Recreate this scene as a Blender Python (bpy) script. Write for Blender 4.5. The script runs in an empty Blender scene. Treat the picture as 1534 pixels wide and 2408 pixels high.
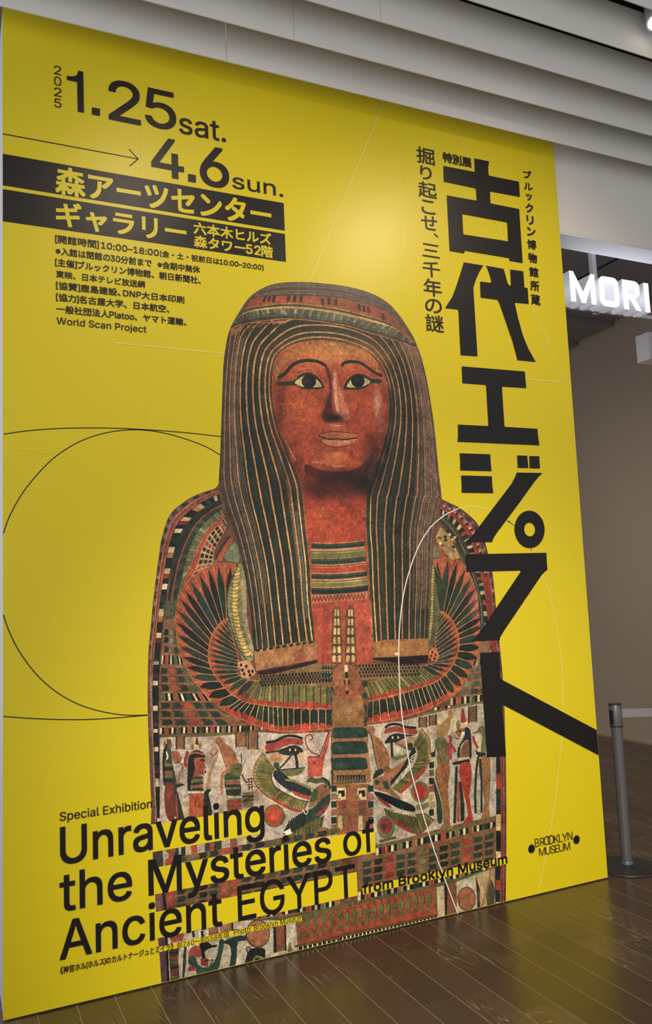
import bpy, bmesh, math, random
import numpy as np
from mathutils import Matrix, Vector
random.seed(7)
SC = bpy.context.scene
COL = SC.collection
# ------------------------------------------------------------------ camera
FPX = 1925.37                       # focal length for the 1534 x 2408 frame
CAM = np.array([-0.2037, -3.6389, 1.6])
RX, RY, RZ = 1.67462276, 0.0415938, -0.42990333
PW, PH = 3.0976, 4.2754             # billboard size in metres
cam_d = bpy.data.cameras.new('camera'); cam = bpy.data.objects.new('camera', cam_d); COL.objects.link(cam)
cam.location = CAM; cam.rotation_euler = (RX, RY, RZ)
cam_d.sensor_fit = 'VERTICAL'; cam_d.sensor_height = 36.0; cam_d.lens = FPX / 2408 * 36.0
cam_d.clip_start = 0.02; cam_d.clip_end = 100
SC.camera = cam
_c, _s = np.cos, np.sin
ROT = (np.array([[_c(RZ), -_s(RZ), 0], [_s(RZ), _c(RZ), 0], [0, 0, 1]])
       @ np.array([[_c(RY), 0, _s(RY)], [0, 1, 0], [-_s(RY), 0, _c(RY)]])
       @ np.array([[1, 0, 0], [0, _c(RX), -_s(RX)], [0, _s(RX), _c(RX)]]))
def hit(px, py, ax, val):           # photo pixel -> world point on the plane axis = val
    d = ROT @ np.array([(px - 767) / FPX, -(py - 1204) / FPX, -1.0])
    return CAM + d * ((val - CAM[ax]) / d[ax])
# ------------------------------------------------------------------ world, lights, exposure
wd = bpy.data.worlds.new('world'); SC.world = wd; wd.use_nodes = True
wd.node_tree.nodes['Background'].inputs[0].default_value = (0.92, 0.94, 1.0, 1)
wd.node_tree.nodes['Background'].inputs[1].default_value = 0.70
SC.view_settings.view_transform = 'Standard'; SC.view_settings.look = 'None'
SC.view_settings.exposure = 0.0; SC.view_settings.gamma = 1.0
try: SC.view_settings.use_curve_mapping = False
except Exception: pass
def aim(o, target):
    o.rotation_euler = (Vector(target) - o.location).to_track_quat('-Z', 'Y').to_euler()
def spot(loc, target, power, size, color=(1, .81, .60), blend=.9, rad=.05):
    l = bpy.data.lights.new('spot_light', 'SPOT'); l.energy = power; l.spot_size = math.radians(size)
    l.spot_blend = blend; l.shadow_soft_size = rad; l.color = color
    o = bpy.data.objects.new('spot_light', l); COL.objects.link(o); o.location = loc; aim(o, target); return o
def area(loc, target, power, sx, sy, color=(1, 1, 1)):
    l = bpy.data.lights.new('area_light', 'AREA'); l.shape = 'RECTANGLE'; l.size = sx; l.size_y = sy
    l.energy = power; l.color = color
    o = bpy.data.objects.new('area_light', l); COL.objects.link(o); o.location = loc; aim(o, target); return o
LAMPS = [((0.92, -2.04, 4.58), (1.2, 0, 1.9), 78, 92), ((2.96, -2.10, 4.58), (2.3, 0, 1.7), 122, 96)]
for l, t, p, s in LAMPS: spot(l, t, p, s)
area((-2.4, -3.6, 3.4), (1.8, 0, 1.2), 12, 2, 2, (1, .95, .86))  # added soft fill light, out of view to the left
spot((-.6, -6.0, 3.4), (2.1, 0, .3), 1250, 38, (1, .87, .70), 1., .15)      # added fill spot behind the camera, brightens the lower billboard
area((3.5, 2.4, 2.5), (6.2, 2.6, 0.0), 24, .8, .8, (1, .84, .66))  # added fill light hidden behind the billboard for the passage wall
# ------------------------------------------------------------------ materials
def s2l(c): 
    c = np.asarray(c, float) / 255.0
    return np.where(c <= .04045, c / 12.92, ((c + .055) / 1.055) ** 2.4)
def mat(name, col, rough=.5, spec=.5, metal=0, emit=None, estr=0, bump=0, bscale=60, vary=0, coat=0):
    m = bpy.data.materials.new(name); m.use_nodes = True; nt = m.node_tree; b = nt.nodes['Principled BSDF']
    b.inputs['Base Color'].default_value = (*col, 1); b.inputs['Roughness'].default_value = rough
    b.inputs['Specular IOR Level'].default_value = spec; b.inputs['Metallic'].default_value = metal
    b.inputs['Coat Weight'].default_value = coat; b.inputs['Coat Roughness'].default_value = .25
    if emit: b.inputs['Emission Color'].default_value = (*emit, 1); b.inputs['Emission Strength'].default_value = estr
    if bump or vary:
        tc = nt.nodes.new('ShaderNodeTexCoord'); n = nt.nodes.new('ShaderNodeTexNoise')
        n.inputs['Scale'].default_value = bscale; n.inputs['Detail'].default_value = 4
        nt.links.new(tc.outputs['Object'], n.inputs['Vector'])
        if bump:
            bp = nt.nodes.new('ShaderNodeBump'); bp.inputs['Strength'].default_value = bump; bp.inputs['Distance'].default_value = .002
            nt.links.new(n.outputs['Fac'], bp.inputs['Height']); nt.links.new(bp.outputs['Normal'], b.inputs['Normal'])
        if vary:
            mx = nt.nodes.new('ShaderNodeMix'); mx.data_type = 'RGBA'
            mx.inputs[6].default_value = (*[c * (1 - vary) for c in col], 1); mx.inputs[7].default_value = (*[min(1, c * (1 + vary)) for c in col], 1)
            nt.links.new(n.outputs['Fac'], mx.inputs[0]); nt.links.new(mx.outputs[2], b.inputs['Base Color'])
    return m
YEL = (0.77, 0.62, 0.011)
M_YEL = mat('yellow_vinyl', YEL, rough=.34, spec=.36, bump=.05, bscale=900)
M_BLK = mat('black_print', (0.010, 0.008, 0.007), rough=.38, spec=.32)
M_INK = mat('brown_black_print', (0.014, 0.008, 0.006), rough=.38, spec=.32)
M_WHT = mat('white_print', (0.80, 0.74, 0.66), rough=.4)
M_PALE = mat('pale_yellow_print', (0.86, 0.72, 0.16), rough=.4)
M_BOARD = mat('white_board', (0.78, 0.80, 0.84), rough=.5)
M_CEIL = mat('grey_painted_panel', (0.84, 0.81, 0.75), rough=.6, vary=.04, bscale=3)
M_GREY = mat('warm_grey_wall', (0.82, 0.78, 0.71), rough=.7)
M_LIP = mat('white_trim', (0.80, 0.80, 0.78), rough=.4)
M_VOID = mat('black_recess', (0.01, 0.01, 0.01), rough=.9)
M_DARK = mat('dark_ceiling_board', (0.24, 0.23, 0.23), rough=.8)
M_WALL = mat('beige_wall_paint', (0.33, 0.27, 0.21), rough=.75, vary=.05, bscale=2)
M_POST = mat('dark_grey_metal', (0.13, 0.135, 0.14), rough=.35, metal=.3)
M_BASE = mat('black_cast_iron', (0.025, 0.027, 0.026), rough=.45, bump=.2, bscale=300)
M_RUB = mat('black_plastic', (0.012, 0.012, 0.013), rough=.4)
M_BELT = mat('grey_webbing', (0.26, 0.24, 0.25), rough=.8, bump=.5, bscale=500)
M_SIGN = mat('lit_white_acrylic', (.9, .9, .9), rough=.4, emit=(1, .99, 1), estr=2.2)
M_RET = mat('white_lacquered_return', (0.78, 0.78, 0.80), rough=.4)
M_BULB = mat('lamp_glass', (1, 1, 1), emit=(1, .88, .58), estr=5)
# ------------------------------------------------------------------ object helpers
def tag(o, label=None, cat=None, group=None, kind=None):
    for k, v in (('label', label), ('category', cat), ('group', group), ('kind', kind)):
        if v: o[k] = v
    return o
def empty(name, loc, *a, **k):
    o = bpy.data.objects.new(name, None); COL.objects.link(o); o.location = loc; o.empty_display_size = .1
    return tag(o, *a, **k)
def link(name, me, m, parent=None, smooth=False):
    o = bpy.data.objects.new(name, me); COL.objects.link(o)
    if m and not me.materials: me.materials.append(m)
    if parent is not None:
        o.parent = parent
        if smooth != 'local': o.location = -Vector(parent.location) if parent.type == 'EMPTY' else (0, 0, 0)
    if smooth is True:
        for p in me.polygons: p.use_smooth = True
    return o
def bm_obj(name, bm, m, parent=None, smooth=False):
    me = bpy.data.meshes.new(name); bmesh.ops.recalc_face_normals(bm, faces=bm.faces); bm.to_mesh(me); bm.free()
    return link(name, me, m, parent, smooth)
def boxb(bm, a, b, bev=0):
    r = bmesh.ops.create_cube(bm, size=1); vs = r['verts']
    for v in vs: v.co = Vector([(a[i] + b[i]) / 2 + v.co[i] * (b[i] - a[i]) for i in range(3)])
    if bev: bmesh.ops.bevel(bm, geom=list({e for v in vs for e in v.link_edges}), offset=bev, segments=2, affect='EDGES', profile=.7)
def box(name, a, b, m, parent=None, bev=0):
    bm = bmesh.new(); boxb(bm, a, b, bev); return bm_obj(name, bm, m, parent)
def lathe(name, prof, m, parent=None, loc=(0, 0, 0), n=48, axis=None, smooth=True):
    bm = bmesh.new(); rings = []
    for r, z in prof: rings.append([bm.verts.new((r * math.cos(2 * math.pi * i / n), r * math.sin(2 * math.pi * i / n), z)) for i in range(n)])
    for a, b in zip(rings, rings[1:]):
        for i in range(n): bm.faces.new((a[i], a[(i + 1) % n], b[(i + 1) % n], b[i]))
    bm.faces.new(rings[0][::-1]); bm.faces.new(rings[-1])
    M = Matrix.Translation(loc)
    if axis is not None: M = M @ Vector(axis).to_track_quat('Z', 'Y').to_matrix().to_4x4()
    bm.transform(M)
    o = bm_obj(name, bm, m, parent, smooth)
    for e in o.data.edges: pass
    try: o.data.set_sharp_from_angle(angle=math.radians(40))
    except Exception: pass
    return o
def tube(name, pts, r, m, parent=None):
    c = bpy.data.curves.new(name, 'CURVE'); c.dimensions = '3D'; c.bevel_depth = r; c.bevel_resolution = 4; c.use_fill_caps = True
    s = c.splines.new('POLY'); s.points.add(len(pts) - 1)
    for p, q in zip(s.points, pts): p.co = (*q, 1)
    t = bpy.data.objects.new('t', c); COL.objects.link(t); dg = bpy.context.evaluated_depsgraph_get()
    me = bpy.data.meshes.new_from_object(t.evaluated_get(dg)); bpy.data.objects.remove(t); me.name = name
    return link(name, me, m, parent, True)
def smooth_pts(P, k=8, closed=False):
    P = np.asarray(P, float); n = len(P); out = []
    for i in range(n if closed else n - 1):
        if closed: a, b, c, d = P[i - 1], P[i], P[(i + 1) % n], P[(i + 2) % n]
        else: a, b, c, d = P[max(i - 1, 0)], P[i], P[i + 1], P[min(i + 2, n - 1)]
        for t in np.arange(k) / k:
            out.append(.5 * ((2 * b) + (c - a) * t + (2 * a - 5 * b + 4 * c - d) * t * t + (3 * b - a - 3 * c + d) * t ** 3))
    if not closed: out.append(P[-1])
    return np.array(out)
# frames of the close-up views the print was measured in: origin x, y and magnification
FR = {'P': (0, 0, 1), 'A': (500, 640, 2.7393), 'B': (330, 1120, 3.3348), 'C': (750, 1120, 3.3348), 'D': (330, 1600, 3.3348),
      'E': (750, 1600, 3.3348), 'G': (340, 1900, 3.3348), 'K': (760, 1900, 3.3348), 'Z': (0, 0, 3.835), 'O': (100, 130, 2.5567),
      'Q': (100, 360, 2.5567), 'R': (120, 540, 2.8407), 'S': (120, 1840, 2.5567), 'U': (120, 2040, 2.5567),
      'T': (960, 320, 4.0368), 'V': (1040, 840, 4.0368), 'X': (1040, 1280, 4.0368), 'L': (1234, 1900, 5.1133), 'W': (0, 960, 2.7393)}
def px(fr, x, y):
    a, b, s = FR[fr]; return a + x / s, b + y / s
def pan(fr, pts):                   # close-up coordinates -> metres on the billboard face (x, z)
    return np.array([hit(*px(fr, x, y), 1, 0)[[0, 2]] for x, y in pts])
#@STRUCTURE
# ------------------------------------------------------------------ floor of 151 mm planks
def floor_mat():
    m = bpy.data.materials.new('limed_brown_oak'); m.use_nodes = True; nt = m.node_tree; N = nt.nodes; Lk = nt.links
    b = N['Principled BSDF']; tc = N.new('ShaderNodeTexCoord'); oi = N.new('ShaderNodeObjectInfo')
    va = N.new('ShaderNodeVectorMath'); va.operation = 'ADD'
    vm = N.new('ShaderNodeVectorMath'); vm.operation = 'SCALE'; vm.inputs['Scale'].default_value = 37
    cb = N.new('ShaderNodeCombineXYZ'); Lk.new(oi.outputs['Random'], cb.inputs[0]); Lk.new(oi.outputs['Random'], cb.inputs[1]); Lk.new(oi.outputs['Random'], cb.inputs[2])
    Lk.new(cb.outputs[0], vm.inputs[0]); Lk.new(tc.outputs['Object'], va.inputs[0]); Lk.new(vm.outputs[0], va.inputs[1])
    mp = N.new('ShaderNodeMapping'); mp.inputs['Scale'].default_value = (1, .075, 1); Lk.new(va.outputs[0], mp.inputs[0])
    big = N.new('ShaderNodeTexNoise'); big.inputs['Scale'].default_value = 9; big.inputs['Detail'].default_value = 1.5; Lk.new(mp.outputs[0], big.inputs['Vector'])
    # cathedral grain: contour lines of a stretched noise
    mu = N.new('ShaderNodeMath'); mu.operation = 'MULTIPLY'; mu.inputs[1].default_value = 30; Lk.new(big.outputs['Fac'], mu.inputs[0])
    fr = N.new('ShaderNodeMath'); fr.operation = 'FRACT'; Lk.new(mu.outputs[0], fr.inputs[0])
    rp = N.new('ShaderNodeValToRGB'); e = rp.color_ramp.elements; e[0].position = .0; e[0].color = (1, 1, 1, 1); e[1].position = .30; e[1].color = (0, 0, 0, 1)
    Lk.new(fr.outputs[0], rp.inputs[0])
    fm = N.new('ShaderNodeMapping'); fm.inputs['Scale'].default_value = (260, 5, 1); Lk.new(va.outputs[0], fm.inputs[0])
    fn = N.new('ShaderNodeTexNoise'); fn.inputs['Scale'].default_value = 1; fn.inputs['Detail'].default_value = 3; Lk.new(fm.outputs[0], fn.inputs['Vector'])
    pm = N.new('ShaderNodeTexNoise'); pm.inputs['Scale'].default_value = 2.2; Lk.new(va.outputs[0], pm.inputs['Vector'])
    pr = N.new('ShaderNodeValToRGB'); e = pr.color_ramp.elements; e[0].position = .50; e[0].color = (0, 0, 0, 1); e[1].position = .66; e[1].color = (1, 1, 1, 1); Lk.new(pm.outputs['Fac'], pr.inputs[0])
    g = N.new('ShaderNodeMath'); g.operation = 'MULTIPLY'; Lk.new(rp.outputs[0], g.inputs[0]); Lk.new(pr.outputs[0], g.inputs[1])
    g2 = N.new('ShaderNodeMath'); g2.operation = 'MULTIPLY'; Lk.new(g.outputs[0], g2.inputs[0]); Lk.new(fn.outputs['Fac'], g2.inputs[1])
    cr = N.new('ShaderNodeValToRGB'); e = cr.color_ramp.elements; e[0].position = .1; e[0].color = (0.036, 0.022, 0.013, 1); e[1].position = .9; e[1].color = (0.078, 0.050, 0.031, 1)
    ad = N.new('ShaderNodeMath'); ad.operation = 'MULTIPLY_ADD'; ad.inputs[1].default_value = .55; Lk.new(oi.outputs['Random'], ad.inputs[0])
    fs = N.new('ShaderNodeMath'); fs.operation = 'MULTIPLY'; fs.inputs[1].default_value = .6; Lk.new(fn.outputs['Fac'], fs.inputs[0]); Lk.new(fs.outputs[0], ad.inputs[2]); Lk.new(ad.outputs[0], cr.inputs[0])
    mx = N.new('ShaderNodeMix'); mx.data_type = 'RGBA'; mx.inputs[7].default_value = (0.42, 0.31, 0.20, 1)
    Lk.new(g2.outputs[0], mx.inputs[0]); Lk.new(cr.outputs[0], mx.inputs[6]); Lk.new(mx.outputs[2], b.inputs['Base Color'])
    b.inputs['Roughness'].default_value = .27; b.inputs['Specular IOR Level'].default_value = .6
    bp = N.new('ShaderNodeBump'); bp.inputs['Strength'].default_value = .12; bp.inputs['Distance'].default_value = .001
    Lk.new(fn.outputs['Fac'], bp.inputs['Height']); Lk.new(bp.outputs[0], b.inputs['Normal'])
    return m
M_FLOOR = floor_mat()
M_JOINT = mat('pale_joint_filler', (0.34, 0.25, 0.16), rough=.6)
floor = tag(box('floor', (-2.6, -6, -.12), (7.2, 7.5, -.0006), M_JOINT), kind='structure')
PLW = .1511
def plank_mesh(L):
    bm = bmesh.new(); w = PLW - .0030
    boxb(bm, (-w / 2, 0, -.012), (w / 2, L - .0008, .0), 0)
    for v in bm.verts:
        if v.co.z > -.001: v.co.x *= .998
    me = bpy.data.meshes.new('plank'); bm.to_mesh(me); bm.free(); me.materials.append(M_FLOOR); return me
plank_meshes = {}
for i in range(-12, 38):
    x = .5045 + PLW * i
    r = random.Random(i * 13 + 5); y = -4.6 - r.random() * 1.6
    if x < -.4: rng = (-4.4, -.6)
    elif x < 3.1: rng = (-4.4, .05)
    else: rng = (-3.0, 7.3)
    if x > 4.5: rng = (-1.0, 7.3)
    while y < rng[1]:
        L = r.choice([1.2, 1.5, 1.8])
        if y + L > rng[0]:
            if L not in plank_meshes: plank_meshes[L] = plank_mesh(L)
            p = bpy.data.objects.new('plank', plank_meshes[L]); COL.objects.link(p); p.parent = floor; p.location = (x, y, 0)
        y += L
# ------------------------------------------------------------------ stepped ceiling of painted fascia boards
zt = PH - .085
ceiling = tag(box('ceiling', (-2.5, -6, 5.75), (7.2, .55, 5.85), M_CEIL), kind='structure')
#  (plane y, photo row of the bottom lip at column 1100, extra slot above the board)
D_ = .15
lips = [(-.11, (1100, 283.7)), (-.11 - D_, (1100, 203)), (-.11 - 2 * D_, (1100, 110)), (-.11 - 3 * D_, (1434, 105.5)), (-.11 - 4 * D_, (1534, 22))]
zs = [hit(*p, 1, y)[2] for y, p in lips]
while zs[-1] < 5.6: lips.append((lips[-1][0] - .17, 0)); zs.append(zs[-1] + .20)
slot = {2: (1434, 113.5), 3: (1534, 37)}
for k, ((y, _), z) in enumerate(zip(lips, zs)):
    top = min(z + .40, 5.75)
    if k in slot: top = hit(*slot[k], 1, y)[2]      # open black slot under the next board
    xs = [-2.5, 1.005 + .02 * k, 4.6, 7.2] if k == 0 else ([-2.5, .9 + .4 * k, 7.2])
    for a, b in zip(xs, xs[1:]):
        o = box('fascia_panel', (a + .0012, y, z), (b - .0012, y + .005, top), M_CEIL, ceiling)
    box('lip_trim', (-2.5, y - .0015, z - .001), (7.2, y + .0045, z + .0025), M_LIP, ceiling)
    box('dark_gap_sheet', (-2.5, y + .012, top if top < 5.6 else z + .2), (7.2, y + .03, 5.75), M_VOID, ceiling)  # black sheet standing in for the darkness of the open gap
# ------------------------------------------------------------------ header wall over the passage, passage shell
hz = hit(1340, 549, 1, .03)[2]
wh = tag(box('wall_header', (PW + .012, .03, hz), (7.2, .195, 4.72), M_GREY), kind='structure')
box('edge_bead', (PW + .012, .022, hz), (PW + .022, .0299, 4.3), M_LIP, wh)
box('soffit_board', (PW + .012, .0305, hz - .012), (6.24, .195, hz - .0005), M_RET, wh)
WX = 6.24
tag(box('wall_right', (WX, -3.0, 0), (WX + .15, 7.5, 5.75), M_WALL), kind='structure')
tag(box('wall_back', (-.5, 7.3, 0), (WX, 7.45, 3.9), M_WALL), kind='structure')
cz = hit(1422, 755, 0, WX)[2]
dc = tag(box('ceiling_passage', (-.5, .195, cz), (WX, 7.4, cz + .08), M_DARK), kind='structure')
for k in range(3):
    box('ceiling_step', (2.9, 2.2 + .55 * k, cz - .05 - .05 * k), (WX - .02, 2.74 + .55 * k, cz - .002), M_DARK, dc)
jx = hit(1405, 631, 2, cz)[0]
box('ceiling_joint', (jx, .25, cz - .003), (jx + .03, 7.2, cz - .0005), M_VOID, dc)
#@BILLBOARD
bb = empty('exhibition_billboard', (0, 0, 0), 'huge glossy yellow exhibition billboard printed with a painted coffin figure and large black lettering', 'billboard')
box('board', (.002, .004, .004), (PW - .001, .42, zt + .09), M_BOARD, bb)
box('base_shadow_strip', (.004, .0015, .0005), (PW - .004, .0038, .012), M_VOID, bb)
seams = [0, .604, 1.048, 2.035, PW]
for a, b in zip(seams, seams[1:]):
    box('vinyl_sheet', (a + .00004, -.0004, .006), (b - .00004, .0040, zt + .09), M_YEL, bb, bev=.0004)
def crease(fr, pts, r, m):
    q = smooth_pts(pan(fr, pts), 6); bm = bmesh.new(); n = len(q); rows = []
    T_ = np.gradient(q, axis=0); T_ /= np.linalg.norm(T_, axis=1)[:, None]
    for i, (p, t) in enumerate(zip(q, T_)):
        w = r * math.sin(math.pi * i / (n - 1)) + 1e-5
        rows.append([bm.verts.new((p[0] - t[1] * w * k * 2.2, -.0004 - w * .42 * (1 - abs(k)) * 1.0, p[1] + t[0] * w * k * 2.2)) for k in (-1, -.5, 0, .5, 1)])
    for a, b in zip(rows, rows[1:]):
        for k in range(4): bm.faces.new((a[k], a[k + 1], b[k + 1], b[k]))
    return bm_obj('crease', bm, m, bb, True)
crease('W', [(30,245),(120,262),(180,272),(260,268),(330,252)], .0035, M_YEL)
crease('W', [(150,268),(230,285),(330,284),(400,268)], .003, M_YEL)
def flat(name, polys, m, depth, parent=bb):
    """flat printed shapes: list of (outline, [holes]) in billboard metres, filled as one mesh"""
    c = bpy.data.curves.new(name, 'CURVE'); c.dimensions = '2D'; c.fill_mode = 'FRONT'
    for outline in polys:
        s = c.splines.new('POLY'); s.points.add(len(outline) - 1); s.use_cyclic_u = True
        for p, q in zip(s.points, outline): p.co = (q[0], q[1], 0, 1)
    return flat_curve(name, c, m, depth, parent)
def flat_curve(name, c, m, depth, parent=bb, fit=None):
    t = bpy.data.objects.new('t', c); COL.objects.link(t); dg = bpy.context.evaluated_depsgraph_get()
    me = bpy.data.meshes.new_from_object(t.evaluated_get(dg)); bpy.data.objects.remove(t)
    n = len(me.vertices); co = np.empty(n * 3); me.vertices.foreach_get('co', co); co = co.reshape(-1, 3)
    x, z = co[:, 0].copy(), co[:, 1].copy()
    if fit:
        x0, x1, z0, z1 = fit
        x = x0 + (x - x.min()) / (x.max() - x.min()) * (x1 - x0); z = z0 + (z - z.min()) / (z.max() - z.min()) * (z1 - z0)
    co[:, 0] = x; co[:, 1] = -depth; co[:, 2] = z
    me.vertices.foreach_set('co', co.ravel()); me.update(); me.name = name
    return me if fit else link(name, me, m, parent)
def ribbon(name, curves, w, m, depth, parent=bb):
    for P in curves:
        bm = bmesh.new()
        P = np.asarray(P); T = np.gradient(P, axis=0); T /= np.linalg.norm(T, axis=1)[:, None]; Nn = np.stack([-T[:, 1], T[:, 0]], 1) * w / 2
        A = [bm.verts.new((p[0], -depth, p[1])) for p in P + Nn]; B = [bm.verts.new((p[0], -depth, p[1])) for p in P - Nn]
        for i in range(len(P) - 1): bm.faces.new((A[i], A[i + 1], B[i + 1], B[i]))
        bm_obj(name, bm, m, parent)
try: FONT = bpy.data.fonts.load(bpy.utils.system_resource('DATAFILES', path='fonts') + '/Inter.woff2')   # the typeface that ships with Blender
except Exception: FONT = None
from mathutils.geometry import delaunay_2d_cdt
def glyph_mesh(c):
    """fill text outlines by the non-zero rule (variable fonts have overlapping contours)"""
    t = bpy.data.objects.new('t', c); COL.objects.link(t); dg = bpy.context.evaluated_depsgraph_get()
    cu = t.evaluated_get(dg).to_curve(dg); loops = []
    for sp in cu.splines:
        bp = sp.bezier_points; n = len(bp); L_ = []
        for i in range(n):
            a, b = bp[i], bp[(i + 1) % n]; p0, p1, p2, p3 = a.co.xy, a.handle_right.xy, b.handle_left.xy, b.co.xy
            straight = (p1 - p0).length < 1e-5 and (p2 - p3).length < 1e-5
            if not straight:
                d = p3 - p0; l = max(d.length, 1e-9)
                straight = abs(d.x * (p1 - p0).y - d.y * (p1 - p0).x) / l < 1e-4 and abs(d.x * (p2 - p0).y - d.y * (p2 - p0).x) / l < 1e-4
            for k in range(1 if straight else 5):
                u = k / 5; L_.append(p0 * (1 - u) ** 3 + p1 * 3 * u * (1 - u) ** 2 + p2 * 3 * u * u * (1 - u) + p3 * u ** 3)
        if len(L_) > 2: loops.append(L_)
    t.to_curve_clear(); bpy.data.objects.remove(t)
    V_, E_ = [], []
    for L_ in loops:
        b = len(V_); V_ += L_; E_ += [(b + i, b + (i + 1) % len(L_)) for i in range(len(L_))]
    vs, _, fs, _, _, _ = delaunay_2d_cdt(V_, E_, [], 0, 1e-6)
    vs = np.array([tuple(v) for v in vs]); fs = np.array([f[:3] for f in fs]); cen = vs[fs].mean(1); wn = np.zeros(len(fs))
    S0 = np.array([tuple(V_[a]) for a, _ in E_]); S1 = np.array([tuple(V_[b]) for _, b in E_])
    for k in range(0, len(cen), 2000):
        q = cen[k:k + 2000]; y = q[:, 1][:, None]; x = q[:, 0][:, None]
        up = (S0[:, 1] <= y) & (S1[:, 1] > y); dn = (S0[:, 1] > y) & (S1[:, 1] <= y)
        side = (S1[:, 0] - S0[:, 0]) * (y - S0[:, 1]) - (x - S0[:, 0]) * (S1[:, 1] - S0[:, 1])
        wn[k:k + 2000] = (up & (side > 0)).sum(1) - (dn & (side < 0)).sum(1)
    fs = fs[wn != 0]; used = np.unique(fs); mp = -np.ones(len(vs), int); mp[used] = range(len(used))
    return vs[used], mp[fs]
def ink(ch, f):
    c = bpy.data.curves.new('text', 'FONT'); c.body = ch
    if f: c.font = f
    return float(np.ptp(glyph_mesh(c)[0][:, 1]))
ASC = .86 * ink('開', None) / ink('0', FONT)     # digits stand at 86 % of the kanji height
def text_mesh(s, fr, xl, yb, yt, xr, yr, off=0., sp=1.):
    """text whose inked box runs from (xl, yb..yt) on its left to (xr, yr) on its right in a close-up view"""
    # runs of Latin and of Japanese characters are set in their own fonts and joined on one baseline
    runs = []
    for ch in s:
        k = 2 if ch == '　' else int(ch.isascii() or ch == '–')
        if runs and runs[-1][0] == k: runs[-1][1] += ch
        else: runs.append([k, ch])
    V0, F0, cur = [], [], 0.
    for k, body in runs:
        if k == 2: cur += .7; continue
        c = bpy.data.curves.new('text', 'FONT'); c.body = body; c.space_character = sp; c.size = 1.
        if k and FONT: c.font = FONT
        v, f = glyph_mesh(c); v = v.copy()
        if k and len(runs) > 1: v *= ASC
        if len(runs) > 1: v[:, 0] += cur - v[:, 0].min() + .05
        F0.append(f + sum(map(len, V0))); V0.append(v); cur = v[:, 0].max() + (.25 if body[-1] in '、・' else .03)
    v, f = np.concatenate(V0), np.concatenate(F0)
    b = pan(fr, [(xl, yb), (xl, yt), (xr, yr)]); h = b[1, 1] - b[0, 1]; r = off * h
    lo, hi = v.min(0), v.max(0)
    x = b[0, 0] + r + (v[:, 0] - lo[0]) / (hi[0] - lo[0]) * (b[2, 0] - b[0, 0] - 2 * r); z = b[0, 1] + r + (v[:, 1] - lo[1]) / (hi[1] - lo[1]) * (h - 2 * r)
    me = bpy.data.meshes.new('text'); me.from_pydata(np.stack([x, x * 0 - .003, z], 1).tolist(), [], f.tolist()); return me, r
def lettering(name, items, m, depth=.0030):
    for it in items:
        me, r = text_mesh(*it); bm = bmesh.new(); bm.from_mesh(me)
        if r > 0:                   # heavier strokes: the same glyphs struck again around their place
            n0 = list(bm.verts) + list(bm.edges) + list(bm.faces)
            for k in range(8):
                g = bmesh.ops.duplicate(bm, geom=n0)['geom']; a = math.pi * k / 4
                for v in g:
                    if isinstance(v, bmesh.types.BMVert): v.co.x += r * round(math.cos(a)); v.co.z += r * round(math.sin(a)); v.co.y += 3e-5 * (k + 1)
        for v in bm.verts: v.co.y += .0030 - depth
        me = bpy.data.meshes.new(name); bm.to_mesh(me); bm.free(); link(name, me, m, bb)
def rect(fr_l, pl_top, pl_bot, fr_r, pr):
    a = pan(fr_l, [pl_top, pl_bot]); x1 = pan(fr_r, [pr])[0, 0]; x0 = a[0, 0]
    return [(x0, a[0, 1]), (x1, a[0, 1]), (x1, a[1, 1]), (x0, a[1, 1])]
# --- printed coffin figure goes here
#@ART
# a small polygon painter working in billboard metres; the result is the flat print of the coffin figure
AX0, AX1, AZ1, RES = .55, 2.55, 3.36, 1000
AW, AH = int((AX1 - AX0) * RES), int(AZ1 * RES)
IMG = np.zeros((AH, AW, 3), np.float32); rng = np.random.default_rng(5)
dk, gr, ol, rd, dr, tn = (34, 37, 33), (38, 52, 44), (112, 106, 62), (162, 64, 44), (104, 38, 36), (158, 106, 70)
cr, li, br, yl, pu, wh = (192, 164, 116), (160, 146, 145), (108, 74, 50), (200, 150, 70), (92, 68, 74), (208, 192, 168)
def tp(fr, pts):                    # close-up coordinates -> painter pixels
    p = pan(fr, pts); return np.stack([(p[:, 0] - AX0) * RES, (AZ1 - p[:, 1]) * RES], 1)
def mask(p):
    x0, y0 = np.floor(p.min(0)).astype(int) - 1; x1, y1 = np.ceil(p.max(0)).astype(int) + 1
    x0 = max(x0, 0); y0 = max(y0, 0); x1 = min(x1, AW); y1 = min(y1, AH)
    if x1 <= x0 or y1 <= y0: return None
    par = np.zeros((y1 - y0, x1 - x0 + 1), np.uint8)
    for a, b in zip(p, np.roll(p, -1, 0)):
        if a[1] > b[1]: a, b = b, a
        r0 = max(int(np.ceil(a[1] - .5)), y0); r1 = min(int(np.ceil(b[1] - .5)), y1)
        if r1 <= r0: continue
        r = np.arange(r0, r1); x = a[0] + (r + .5 - a[1]) * (b[0] - a[0]) / (b[1] - a[1])
        par[r - y0, np.clip(np.ceil(x - .5).astype(int) - x0, 0, x1 - x0)] ^= 1
    return (slice(y0, y1), slice(x0, x1)), (np.cumsum(par, 1)[:, :-1] & 1).astype(bool)
def fill(p, c, al=1., jit=6):
    m = mask(p)
    if m is None: return
    s, k = m; c = np.array(c, np.float32) * (1 + rng.normal(0, jit / 100)) + rng.normal(0, jit / 3, 3)
    v = IMG[s]; v[k] = v[k] * (1 - al) + np.clip(c, 4, 250) * al
def P(fr, pts, c, al=1., sm=0, jit=4):
    q = tp(fr, pts); q = smooth_pts(q, sm, True) if sm else q; fill(q, c, al, jit)
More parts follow.
